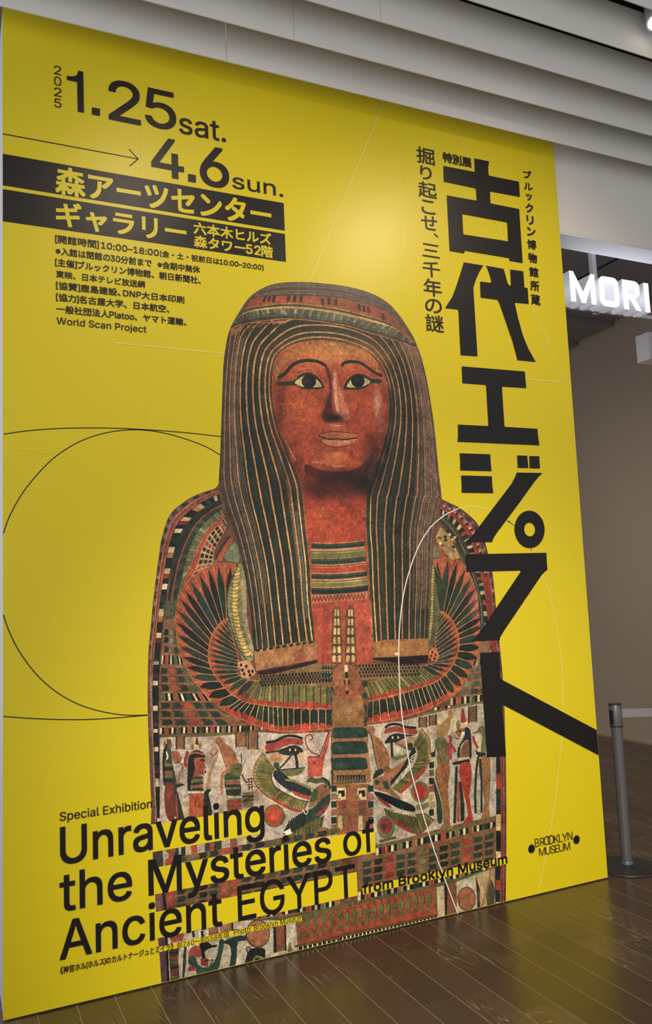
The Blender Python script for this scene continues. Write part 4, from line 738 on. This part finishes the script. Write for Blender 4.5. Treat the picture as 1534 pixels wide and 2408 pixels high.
# ---- chest: collar stripes, zigzag, panels
P('C', [(-62,520),(355,505),(380,700),(392,900),(420,1300),(425,1470),(-20,1490),(-40,1200),(-62,900)], (150,62,46))
rows = [(525,562,(34,44,42)), (585,640,(108,104,62)), (645,684,(34,46,42)), (698,752,(160,66,46)), (765,800,(36,48,44)), (818,862,(112,108,68)), (873,918,(34,46,42))]
P('C', [(-62,518),(150,524),(355,502),(385,880),(388,905),(150,925),(-62,925)], (168,112,78))
for a, b, c in rows:
    X = np.linspace(-60, 360 + (a - 520) * .07, 9); U = [(x, a + 4 + 6 * math.sin((x + 60) / 420 * 3.1) - 20 * max(0, (x + 60) / 420) ** 2) for x in X]; D_w = [(x, b + 4 + 6 * math.sin((x + 60) / 420 * 3.1) - 20 * max(0, (x + 60) / 420) ** 2) for x in X]
    P('C', U + D_w[::-1], c, 1, 0); Ln('C', U, (70,40,30), 1.4); Ln('C', [(x, (y + 8)) for x, y in U], tuple(min(255, int(k * 1.5 + 16)) for k in c), 2, al=.5)
P('C', [(-60,935),(380,905),(385,965),(-55,995)], (166,100,74)); Ln('C', [(-55 + 13.5 * k, (945 if k % 2 else 985) - k * .8) for k in range(32)], (110,36,30), 2.2, 0)
for a, b in ((-40, 35), (320, 400)): Bl('C', (a + b) / 2, 1230, 30, 170, (172,76,58), .5)
P('C', [(30,1010),(85,1010),(80,1470),(20,1480)], (140,54,42), .6); Bl('C', 355, 1200, 30, 120, (120,54,54), .5); Bl('C', 410, 1150, 12, 180, (190,110,90), .5)
for x in (140, 248):
    P('C', [(x-10,1012),(x+8,1010),(x+24,1035),(x+36,1100),(x+50,1460),(x-44,1470),(x-42,1100),(x-30,1040)], (100,66,46), 1, 1)
    for k in range(6):
        d_, w_ = 10 + 2.2 * k, 7 + 1.2 * k
        for sd in (-1, 1): P('C', [(x+sd*d_-w_,1052+72*k),(x+sd*d_,1040+72*k),(x+sd*d_+w_,1052+72*k),(x+sd*(d_+1)+w_,1092+72*k),(x+sd*(d_+1),1104+72*k),(x+sd*(d_+1)-w_,1092+72*k)], (180,150,104), 1, 1)
    for k in range(6): Ln('C', [(x-22-3*k,1116+72*k),(x-11-k,1102+72*k),(x,1116+72*k),(x+11+k,1102+72*k),(x+24+3*k,1116+72*k)], (50,46,36), 2.2)
# beads under the lappets
P('B', [(930,1540),(1390,1460),(1500,1490),(1500,1650),(1100,1625),(930,1600)], (122,92,62)); P('C', [(300,1470),(780,1470),(760,1540),(480,1590),(330,1600)], (122,90,60)); P('C', [(-60,1470),(110,1480),(100,1640),(-60,1650)], (116,88,60))
for r_ in range(4):
    for k in range(22): El('B', 945 + 25 * k + 12 * (r_ % 2), 1572 + 22 * r_ - .5 * k * 3.2, 9, 13, (32,34,30)); 
    for k in range(19): El('C', 320 + 25 * k + 12 * (r_ % 2), 1488 + 26 * r_ - k * .8, 9, 13, (34,36,30))
for k in range(12): El('C', 30 + 22 * (k % 4), 1500 + 45 * (k // 4), 12, 18, (36,42,44)); El('C', 24 + 22 * (k % 4), 1494 + 45 * (k // 4), 4, 6, (130,134,136))
# lappet ends
P('B', [(902,1530),(1380,1440),(1392,1462),(1250,1500),(1050,1548),(940,1560)], (44,26,30)); P('B', [(885,1372),(1080,1325),(1300,1292),(1385,1292),(1385,1438),(1200,1482),(905,1532)], (146,96,62)); P('B', [(1200,1385),(1270,1350),(1300,1440),(1210,1460)], (124,60,46), .7); Bl('B', 1330, 1360, 40, 60, (158,100,86), .6); Bl('B', 1050, 1440, 120, 40, (164,116,72), .5); Ln('B', [(885,1375),(905,1532),(1385,1440)], (70,44,36), 2, 0)
P('C', [(425,1422),(640,1412),(860,1402),(850,1462),(700,1478),(560,1455),(430,1440)], (38,24,26)); P('C', [(420,1302),(520,1282),(862,1270),(856,1400),(640,1416),(428,1422)], (140,92,54)); Bl('C', 560, 1340, 110, 30, (168,120,66), .6); P('C', [(590,1385),(630,1380),(632,1402),(600,1405)], (208,180,156)); Bl('C', 760, 1340, 60, 40, (120,80,52), .5); Bl('C', 700, 1440, 130, 26, (30,20,24), .8)
for k in range(9): x = 905 + 52 * k; P('B', [(x,1360-8*k),(x+34,1352-8*k),(x+30,1372-8*k),(x+6,1378-8*k)], (30,36,32), 1, 1)
# ---- ageing of the painted surface: mottling, abrasion and fine cracks belong to the picture itself
def vnoise(cell):
    g = rng.normal(0, 1, (AH // cell + 3, AW // cell + 3)).astype(np.float32); y = np.arange(AH) / cell; x = np.arange(AW) / cell; yi, xi = y.astype(int), x.astype(int); fy = (y - yi)[:, None]; fx = (x - xi)[None]
    fy = fy * fy * (3 - 2 * fy); fx = fx * fx * (3 - 2 * fx)
    return (g[yi][:, xi] * (1 - fy) + g[yi + 1][:, xi] * fy) * (1 - fx) + (g[yi][:, xi + 1] * (1 - fy) + g[yi + 1][:, xi + 1] * fy) * fx
nz = 1 + .06 * vnoise(60) + .07 * vnoise(17) + .075 * vnoise(6) + .06 * vnoise(3)
IMG *= np.clip(nz, .6, 1.5)[..., None]
lum_ = IMG.mean(2, keepdims=True); IMG = (lum_ + (IMG - lum_) * .86) * np.array((1.17, 1.17, 1.06), np.float32)
sp_ = (vnoise(4) + .6 * vnoise(25)) ; k_ = sp_ > 2.55; IMG[k_] = IMG[k_] * .45 + np.array((176, 156, 130), np.float32) * .55
k_ = sp_ < -2.5; IMG[k_] *= .55
IMG = np.clip(IMG, 3, 250)

im = bpy.data.images.new('coffin_print', AW, AH, alpha=False); buf = np.ones((AH, AW, 4), np.float32); buf[..., :3] = IMG[::-1] / 255.0
im.pixels.foreach_set(buf.ravel()); im.update(); im.pack()
M_PRT = mat('coffin_print', (1, 1, 1), rough=.38, spec=.32); nt_ = M_PRT.node_tree; ti = nt_.nodes.new('ShaderNodeTexImage'); ti.image = im
nt_.links.new(ti.outputs[0], nt_.nodes['Principled BSDF'].inputs['Base Color'])
sil = np.stack([SIL[:, 0] / RES + AX0, AZ1 - SIL[:, 1] / RES], 1); sil[:, 1] = np.maximum(sil[:, 1], .008)
pr_o = flat('coffin_figure_print', [sil], M_PRT, .0008); [pr_o.data.uv_layers.remove(l_) for l_ in list(pr_o.data.uv_layers)]; uvl = pr_o.data.uv_layers.new(name='UVMap')
for lp in pr_o.data.loops:
    v_ = pr_o.data.vertices[lp.vertex_index].co; uvl.data[lp.index].uv = ((v_.x - AX0) / (AX1 - AX0), v_.z / AZ1)
pr_o['label'] = 'printed picture of a painted ancient coffin figure with striped wig'
#@ARTEND
# --- thin line drawings
sm = lambda fr, pts, k=8: smooth_pts(pan(fr, pts), k)
circ = sm('W', [(22,805),(60,700),(130,570),(220,450),(330,335),(440,255),(560,195),(700,155),(830,140),(950,143),(1080,165),(1200,200),(1320,245),(1418,300)])
circ2 = sm('W', [(22,1330),(60,1440),(130,1575),(240,1720),(360,1825),(490,1900),(620,1945),(760,1972),(860,1978),(950,1976)])
arc1 = sm('W', [(22,167),(200,143),(400,130),(600,127),(800,131),(1000,142),(1200,158),(1425,183)])
arc2 = sm('W', [(22,1985),(200,1998),(380,2005),(560,2005),(740,1995),(950,1977)])
ribbon('arc_line', [circ, circ2, arc1, arc2], .0042, M_INK, .0012)
arr = pan('P', [(7, 316), (325, 374)]); hd = pan('P', [(303, 350.5), (325, 374), (305, 391)])
ribbon('arrow_stroke', [np.array([(0.001, arr[1, 1]), arr[1]]), hd[:2], hd[1:]], .005, M_INK, .0012)
ov = np.concatenate([pan('C', [(1345,265),(1490,350),(1534,390)]), pan('V', [(620,1550),(680,1610),(790,1740),(845,1830)]),
     pan('X', [(850,60),(950,285),(1010,440),(1060,650),(1100,880),(1130,1100),(1143,1350),(1145,1590),(1135,1830),(1120,2000),(1100,2180)]),
     pan('L', [(355,0),(300,300),(250,600),(155,1035)])])
ovp = smooth_pts(ov[:3], 6)
topc = sm('C', [(1095,252),(1200,235),(1300,250),(1345,265)])
ribbon('pale_line', [np.concatenate([topc, smooth_pts(ov, 6)[1:]]),
    pan('P', [(902,243),(728,663)]), pan('P', [(1064,281),(1327,899.5)]), pan('P', [(1327,899.5),(1238,892)]), pan('P', [(265,806),(526,831)])], .0060, M_PALE, .0016)
wl = np.concatenate([sm('C', [(1100,250),(980,310),(860,420),(760,600),(680,850),(640,1100),(626,1350),(630,1550),(640,1750),(658,1934)]),
    sm('E', [(670,400),(710,650),(760,850),(820,1060),(905,1334)]), pan('K', [(955,560),(1057,828)])])
ribbon('white_oval_line', [wl], .0062, M_WHT, .0016)
# --- highlight bars behind the English lettering
R = []
def bar(xl, xr, top, bot):          # each corner list in photo pixels
    x0 = pan('P', [xl])[0, 0]; x1 = pan('P', [xr])[0, 0]; zt_ = pan('P', [top])[0, 1]; zb = pan('P', [bot])[0, 1]
    R.append([(x0, zt_), (x1, zt_), (x1, zb), (x0, zb)])
bar((352,1950), (613.5,1930), (620,1898), (613,1960.5)); bar((352,2080), (882.3,1980), (850,1954), (882.3,2004.3))
bar((352,2170), (840,2080), (838.9,2050), (840,2106)); bar((853,2095), (1191,2040), (853,2085), (854.5,2103)); bar((352,2235), (711.2,2158), (711.2,2152.8), (711.2,2164.5))
for r_ in R: flat('highlight_bar', [r_], M_YEL, .0022)
xr1 = pan('P', [(668.5, 510)])[0, 0]; z1 = pan('P', [(667,478),(669.8,542.6),(669.8,550.4),(671.8,616)])[:, 1]
xr2 = pan('P', [(671, 585)])[0, 0]
flat('black_bar', [[(.001, z1[0]), (xr1, z1[0]), (xr1, z1[1]), (.001, z1[1])]], M_BLK, .0018)
flat('black_bar', [[(.001, z1[2]), (xr1, z1[2]), (xr1, z1[3]), (.001, z1[3])]], M_BLK, .0018)
# --- lettering
lettering('date_lettering', [('2','Z',487,669,590,552,620,.0),('0','Z',487,768,687,553,740,.0),('2','Z',487,865,787,555,840,.0),('5','Z',489,966,886,553,930,.0),
    ('2','O',398,386,137,590,320,.013),('5','O',618,425,190,803,350,.013),
    ('sat.','O',822,470,352,1103,500,.013),('4','O',655,718,482,850,650,.018),('6','O',948,780,536,1120,680,.018),
    ('sun.','O',1142,800,730,1447,840,.013)], M_INK)
for g_ in (pan('Z', [(705,640),(750,649),(757,1019),(701,1010),(695,742),(603,724),(603,686),(645,692),(680,688),(698,670)]), pan('Z', [(828,970),(901,983),(901,1048),(828,1035)]),
           pan('O', [(875,714),(922,722),(922,768),(875,760)])): flat('date_lettering', [g_], M_INK, .003)
lettering('venue_lettering', [('森アーツセンター','Q',77,246,75,1375,370,.027),('ギャラリー','Q',80,440,285,865,480,.027),
    ('六本木ヒルズ','Q',908,486,412,1375,520,.027),('森タワー52階','Q',910,566,492,1385,600,.027)], M_YEL)
lettering('notice_lettering', [('[開館時間]10:00–18:00','R',27,92,33,720,150,.02),('(金・土・祝前日は10:00–20:00)','R',728,184,137,1420,250,.02),
    ('※入館は閉館の30分前まで　※会期中無休','R',30,168,115,995,260,.02),('[主催]ブルックリン博物館、朝日新聞社、','R',27,247,190,1000,345,.02),
    ('東映、日本テレビ放送網','R',33,321,271,627,370,.02),('[協賛]鹿島建設、DNP大日本印刷','R',33,401,345,890,470,.02),
    ('[協力]名古屋大学、日本航空、','R',33,479,422,790,530,.02),('一般社団法人Platoo、ヤマト運輸、','R',35,556,502,903,620,.02),
    ('World Scan Project','R',37,643,584,637,665,.01)], M_INK)
lettering('english_lettering', [('Special Exhibition','S',52,247,178,606,130,.010),('Unraveling','S',55,562,262,1283,250,.014),('the','S',52,785,545,488,640,.014),
    ('Mysteries','G',33,768,398,1463,330,.014),('of','K',160,388,125,405,250,.014),('Ancient','U',52,562,316,1028,230,.014),('EGYPT','G',733,893,610,1650,480,.011),
    ('from Brooklyn Museum','K',310,697,590,1443,400,.034)], M_BLK)
lettering('caption_lettering', [('《神官ホル(ホルス)のカルトナージュとミイラ》','U',55,646,597,735,470,.02),('前760〜前558年頃','U',757,488,450,1070,410,.006),
    ('Photo: Brooklyn Museum','U',1100,417,371,1513,305,.006)], M_BLK)
vt = lambda rows, off: [(g, 'T', a, b, c, d, e, off) for g, a, b, c, d, e in rows]
lettering('subtitle_lettering', vt([('掘',83,250,95,248,200),('り',118,405,278,222,350),('起',100,572,424,270,520),('こ',130,730,600,255,680),('せ',127,880,745,275,820),
    ('、',243,960,925,287,950),('三',137,1140,1014,298,1100),('千',142,1330,1180,303,1270),('年',150,1512,1348,318,1450),('の',165,1672,1538,318,1600),('謎',170,1852,1688,335,1770)], .012), M_INK)
lettering('museum_lettering', vt([('ブ',1095,398,322,1170,370),('ル',1100,508,440,1180,480),('ッ',1123,610,545,1175,590),('ク',1118,722,636,1187,690),('リ',1128,838,752,1190,800),
    ('ン',1130,945,862,1208,910),('博',1133,1070,980,1215,1030),('物',1143,1200,1106,1223,1160),('館',1152,1333,1240,1235,1290),('所',1163,1467,1370,1243,1420),('蔵',1170,1600,1500,1253,1560)], .035)
    + [('特別展','T',330,246,150,600,240,.036)], M_INK)
lettering('logo_lettering', [('BR','L',125,472,370,235,400,.0),('O','L',232,452,344,307,390,.0),('O','L',278,443,332,353,380,.0),('KLYN','L',355,425,325,573,340,.0,.84),('MUSEUM','L',175,580,482,545,460,.0,.82)], M_INK)
def disc(fr, cx, cy, rx, ry, n=40, tilt=0):
    return pan(fr, [(cx + rx * math.cos(t) , cy + ry * math.sin(t) + tilt * math.cos(t)) for t in np.linspace(0, 2 * math.pi, n, endpoint=False)])
flat('logo_dot', [disc('L', 81, 490, 40, 53, tilt=-5)], M_INK, .003); flat('logo_dot', [disc('L', 622, 380, 38, 53, tilt=-5)], M_INK, .003)
T = []
T.append([pan('T', [(627,213),(768,243),(758,300),(762,368),(772,379),(1050,435),(1060,580),(782,528),(775,535),(780,636),(788,642),(1053,695),(1086,1207),(962,1187),(957,1160),(535,1090),(530,1115),(393,1092),(366,565),(643,614),(650,608),(643,508),(636,498),(338,435),(333,285),(626,342),(632,338)]),
          pan('T', [(512,748),(518,743),(932,820),(940,828),(948,995),(942,1000),(528,936),(522,930)])])
T.append([pan('T', [(528,1200),(712,1230),(675,1290),(645,1355),(617,1438),(657,2092),(497,2080),(476,1656),(468,1648),(350,1635),(420,1525),(455,1430),(485,1340),(507,1270)])])
T.append([pan('T', [(740,1232),(905,1262),(925,1330),(942,1395),(958,1420),(973,1420),(975,1400),(968,1268),(1092,1285),(1102,1435),(1110,1441),(1133,1445),(1143,1595),(1018,1583),(1011,1590),(1040,1720),(1090,1900),(1140,2020),(1210,2145),(1037,2128),(990,1950),(900,1690),(862,1580),(845,1555),(688,1535),(682,1382),(778,1394),(790,1385),(770,1310)])])
T.append([pan('V', [(185,88),(783,137),(797,294),(573,280),(566,287),(590,655),(598,662),(903,680),(910,760),(922,837),(145,803),(150,740),(148,640),(430,654),(438,648),(416,272),(408,264),(190,247)])])
T.append([pan('V', [(165,912),(455,922),(460,1010),(468,1083),(170,1075),(170,1000)])]); T.append([pan('V', [(178,1123),(470,1130),(474,1210),(484,1291),(183,1287),(184,1210)])])
T.append([pan('V', [(710,933),(806,936),(818,1052),(716,1051)])]); T.append([pan('V', [(825,938),(920,941),(928,1056),(830,1055)])])
T.append([pan('V', [(707,1095),(952,1100),(915,1135),(870,1190),(730,1385),(520,1665),(490,1710),(472,1756),(215,1756),(260,1715),(310,1660),(480,1435),(655,1205),(690,1140)])])
T.append([disc('V', 828, 1635, 143, 178, 48, 4), disc('V', 829, 1636, 52, 65, 36, 3)])
T.append([pan('X', [(222,95),(988,80),(992,160),(998,240),(965,268),(935,302),(880,385),(600,800),(562,860),(548,885),(546,910),(280,920),(320,880),(365,822),(742,262),(742,252),(735,250),(230,262)])])
T.append([pan('X', [(358,1030),(538,1022),(545,1150),(549,1265),(556,1283),(580,1292),(1465,1762),(1484,2002),(585,1528),(568,1526),(572,1600),(605,2010),(422,2022)])])
for g in T: flat('title_character', g, M_BLK, .0032)
#@SIGN
# ------------------------------------------------------------------ illuminated entrance sign (letters on a rail)
SY = .55
sg = empty('illuminated_letter_sign', (3.4, SY, 3.0), 'illuminated white letter sign on a rail hanging in the passage beside the billboard', 'sign')
sz0 = hit(1343, 708, 1, SY)[2]; sz1 = hit(1340, 636.5, 1, SY)[2]
def lx(x, y=680): return hit(x, y, 1, SY)[0]
H_ = sz1 - sz0
def prism(name, loops, d, m, me_front, parent):
    c = bpy.data.curves.new(name, 'CURVE'); c.dimensions = '2D'; c.fill_mode = 'BOTH'; c.extrude = d / 2
    for L_ in loops:
        s = c.splines.new('POLY'); s.points.add(len(L_) - 1); s.use_cyclic_u = True
        for p, q in zip(s.points, L_): p.co = (q[0], q[1], 0, 1)
    t = bpy.data.objects.new('t', c); COL.objects.link(t); dg = bpy.context.evaluated_depsgraph_get()
    me = bpy.data.meshes.new_from_object(t.evaluated_get(dg)); bpy.data.objects.remove(t); me.name = name
    for v in me.vertices: x, z, e = v.co; v.co = (x, SY + d / 2 - e if False else SY + (d / 2 + e), z)
    o = link(name, me, m, parent); me.materials.append(me_front)
    for p in me.polygons:
        if abs(p.normal[1]) > .9 and p.center[1] < SY + .003: p.material_index = 1
    return o
def rrect(x0, x1, z0, z1, r, n=5):
    out = []
    for cx_, cz_, a0 in ((x1 - r, z1 - r, 0), (x0 + r, z1 - r, 90), (x0 + r, z0 + r, 180), (x1 - r, z0 + r, 270)):
        for k in range(n + 1):
            a = math.radians(a0 + 90 * k / n); out.append((cx_ + r * math.cos(a), cz_ + r * math.sin(a)))
    return out
DL = .12
M_SIDE2 = mat('grey_rail_metal', (.45, .44, .43), rough=.4)
M_SIDE = mat('white_return_added_glow', (.85, .85, .87), rough=.4, emit=(.9, .92, 1), estr=.22)  # weak emission added to brighten the letter sides
a, b = lx(1341.5, 672), lx(1400.5, 680); w = b - a; q = sz0
M_loop = [(a, q), (a + .19 * w, q), (a + .19 * w, q + .60 * H_), (a + .42 * w, q + .0 * H_), (a + .58 * w, q + .0 * H_), (a + .81 * w, q + .60 * H_), (a + .81 * w, q), (b, q), (b, q + H_), (b - .15 * w, q + H_), (a + .5 * w, q + .36 * H_), (a + .15 * w, q + H_), (a, q + H_)]
prism('letter', [M_loop], DL, M_SIDE, M_SIGN, sg)
a, b = lx(1411, 690), lx(1456, 690); w = b - a
prism('letter', [rrect(a, b, q, q + H_, .26 * w), rrect(a + .26 * w, b - .24 * w, q + .2 * H_, q + .8 * H_, .05 * w)[::-1]], DL, M_SIDE, M_SIGN, sg)
a, b = lx(1465.5, 690), lx(1506, 690); w = b - a
R_out = [(a, q), (a + .29 * w, q), (a + .29 * w, q + .36 * H_), (a + .40 * w, q + .36 * H_), (a + .70 * w, q), (b, q), (a + .70 * w, q + .40 * H_), (b - .10 * w, q + .50 * H_), (b - .03 * w, q + .6 * H_), (b - .03 * w, q + .85 * H_), (b - .12 * w, q + .96 * H_), (b - .28 * w, q + H_), (a, q + H_)]
prism('letter', [R_out, rrect(a + .29 * w, b - .30 * w, q + .54 * H_, q + .8 * H_, .05 * w)[::-1]], DL, M_SIDE, M_SIGN, sg)
a, b = lx(1516, 698), lx(1527.2, 698)
prism('letter', [[(a, q), (b, q), (b, q + H_), (a, q + H_)]], DL, M_SIDE, M_SIGN, sg)
# further letters of the same sign outside the frame are left out; the rail runs on
ra, rb = hit(1327, 713, 1, SY + DL)[2], hit(1327, 721.5, 1, SY + DL)[2]
box('rail', (lx(1300), SY + DL, rb), (lx(1760), SY + DL + .03, ra), M_SIDE2, sg)
for i in range(4):
    x = (lx(1352), lx(1420), lx(1470), lx(1516))[i]
    box('letter_bracket', (x, SY + DL - .02, rb + .004), (x + .05, SY + DL - .0005, sz0 - .0005), M_RET, sg)
px_r = hit(1397, 620, 1, SY + DL + .035)[0]
box('hanger_rod', (px_r - .020, SY + DL + .03, rb), (px_r + .020, SY + DL + .065, cz), M_RET, sg, bev=.003)
area((4.7, .36, 3.50), (4.7, .358, 3.7), 5, 2.6, .05, (.80, .84, 1.0))     # added cool fill light under the soffit to brighten it
# small white hanging light box further right
HB = 1.3
p0 = hit(1512, 850, 1, HB + .25); p1 = hit(1524, 780, 1, HB)
hb = empty('hanging_box_sign', (p1[0], HB, p1[2]), 'small white box sign hanging at the right edge below the lit letters', 'box sign')
zb = hit(1524, 843, 1, HB)[2]
box('housing', (p1[0], HB, zb), (p1[0] + .6, HB + .14, p1[2]), M_RET, hb, bev=.004)
box('drop_rod', (p1[0] + .28, HB + .06, p1[2]), (p1[0] + .30, HB + .08, cz), M_POST, hb)
# ------------------------------------------------------------------ belt barrier post
bx, by = hit(1476, 2040, 2, 0)[:2]
st = empty('belt_barrier_post', (bx, by, 0), 'dark grey belt barrier post with round black base beside the billboard', 'barrier post')
lathe('base', [(.002, .0005), (.172, .0005), (.176, .004), (.174, .010), (.150, .016), (.060, .022), (.042, .024), (.002, .024)], M_BASE, st, (bx, by, 0), 64)
hp = hit(1441, 1655, 1, by)[2]
lathe('collar', [(.03, .022), (.0375, .022), (.0365, .034), (.034, .040), (.03, .040)], M_POST, st, (bx, by, 0))
lathe('pole', [(.002, .024), (.0315, .024), (.0315, hp - .125), (.002, hp - .125)], M_POST, st, (bx, by, 0))
hd_ = lathe('head', [(.002, hp - .125), (.0345, hp - .125), (.0355, hp - .12), (.0355, hp - .008), (.033, hp - .002), (.002, hp)], M_POST, st, (bx, by, 0))
lathe('cap_ring', [(.034, hp - .006), (.0365, hp - .006), (.0365, hp - .001), (.034, hp - .001)], M_RUB, st, (bx, by, 0))
lathe('lower_ring', [(.033, hp - .131), (.0368, hp - .131), (.0368, hp - .125), (.033, hp - .125)], M_RUB, st, (bx, by, 0))
box('belt_slot', (bx - .0375, by - .015, hp - .115), (bx - .028, by + .012, hp - .035), M_RUB, st, bev=.002)
bm = bmesh.new()
e0 = Vector((bx + .033, by, hp - .034)); e1 = Vector((5.6, by - .55, hp - .030)); n_ = 24
for i in range(n_ + 1):
    t = i / n_; p = e0.lerp(e1, t); sag = -.03 * 4 * t * (1 - t)
    for o_ in (.001, -.001):
        for h_ in (0, -.048): bm.verts.new((p.x, p.y + o_, p.z + sag + h_))
bm.verts.ensure_lookup_table()
for i in range(n_):
    a, b = 4 * i, 4 * (i + 1)
    for u, v in ((0, 1), (1, 3), (3, 2), (2, 0)): bm.faces.new([bm.verts[a + u], bm.verts[a + v], bm.verts[b + v], bm.verts[b + u]])
bm_obj('belt', bm, M_BELT, st)
# the post that takes the far end of the belt, just outside the frame
s2 = empty('belt_barrier_post', (5.65, by - .55, 0), 'dark grey barrier post holding the far end of the grey belt', 'barrier post')
for nm, prof, mm in (('base', [(.002, .0005), (.172, .0005), (.176, .004), (.174, .010), (.150, .016), (.060, .022), (.002, .024)], M_BASE),
                     ('pole', [(.002, .024), (.0315, .024), (.0315, hp - .125), (.002, hp - .125)], M_POST),
                     ('head', [(.002, hp - .125), (.0345, hp - .125), (.0355, hp - .12), (.0355, hp - .008), (.033, hp - .002), (.002, hp)], M_POST)):
    lathe(nm, prof, mm, s2, (5.65, by - .55, 0))
# ------------------------------------------------------------------ track spotlights
def track_light(loc, target, label, lit=True):
    e = empty('track_spotlight', loc, label, 'spotlight', 'track spotlights')
    ax = (Vector(target) - Vector(loc)).normalized()
    back = Vector(loc) - ax * .03
    lathe('lamp_housing', [(.002, -.17), (.030, -.17), (.045, -.14), (.050, 0), (.0545, .0), (.0545, .012), (.046, .012), (.044, -.010), (.002, -.012)], M_RET, e, back - ax * .02, 32, ax)
    lathe('lamp_lens', [(.002, -.004), (.043, -.004), (.043, 0), (.002, .002)], M_BULB, e, back - ax * .024, 32, ax)
    top = back - ax * .12
    tube('stem', [top, (top.x, top.y, loc[2] + .26)], .009, M_RET, e)
    box('adapter', (top.x - .06, top.y - .016, loc[2] + .26), (top.x + .06, top.y + .016, loc[2] + .295), M_RUB, e)
lp = hit(1547, 62, 1, -.66)
track_light(tuple(lp), (lp[0] - .35, lp[1] - .5, 3.2), 'glowing warm track spotlight at the top right edge below the ceiling slot')
for (l, t, p, s), lab in zip(LAMPS, ('white track spotlight above the left half of the billboard', 'white track spotlight above the right half of the billboard')):
    track_light(l, t, lab)
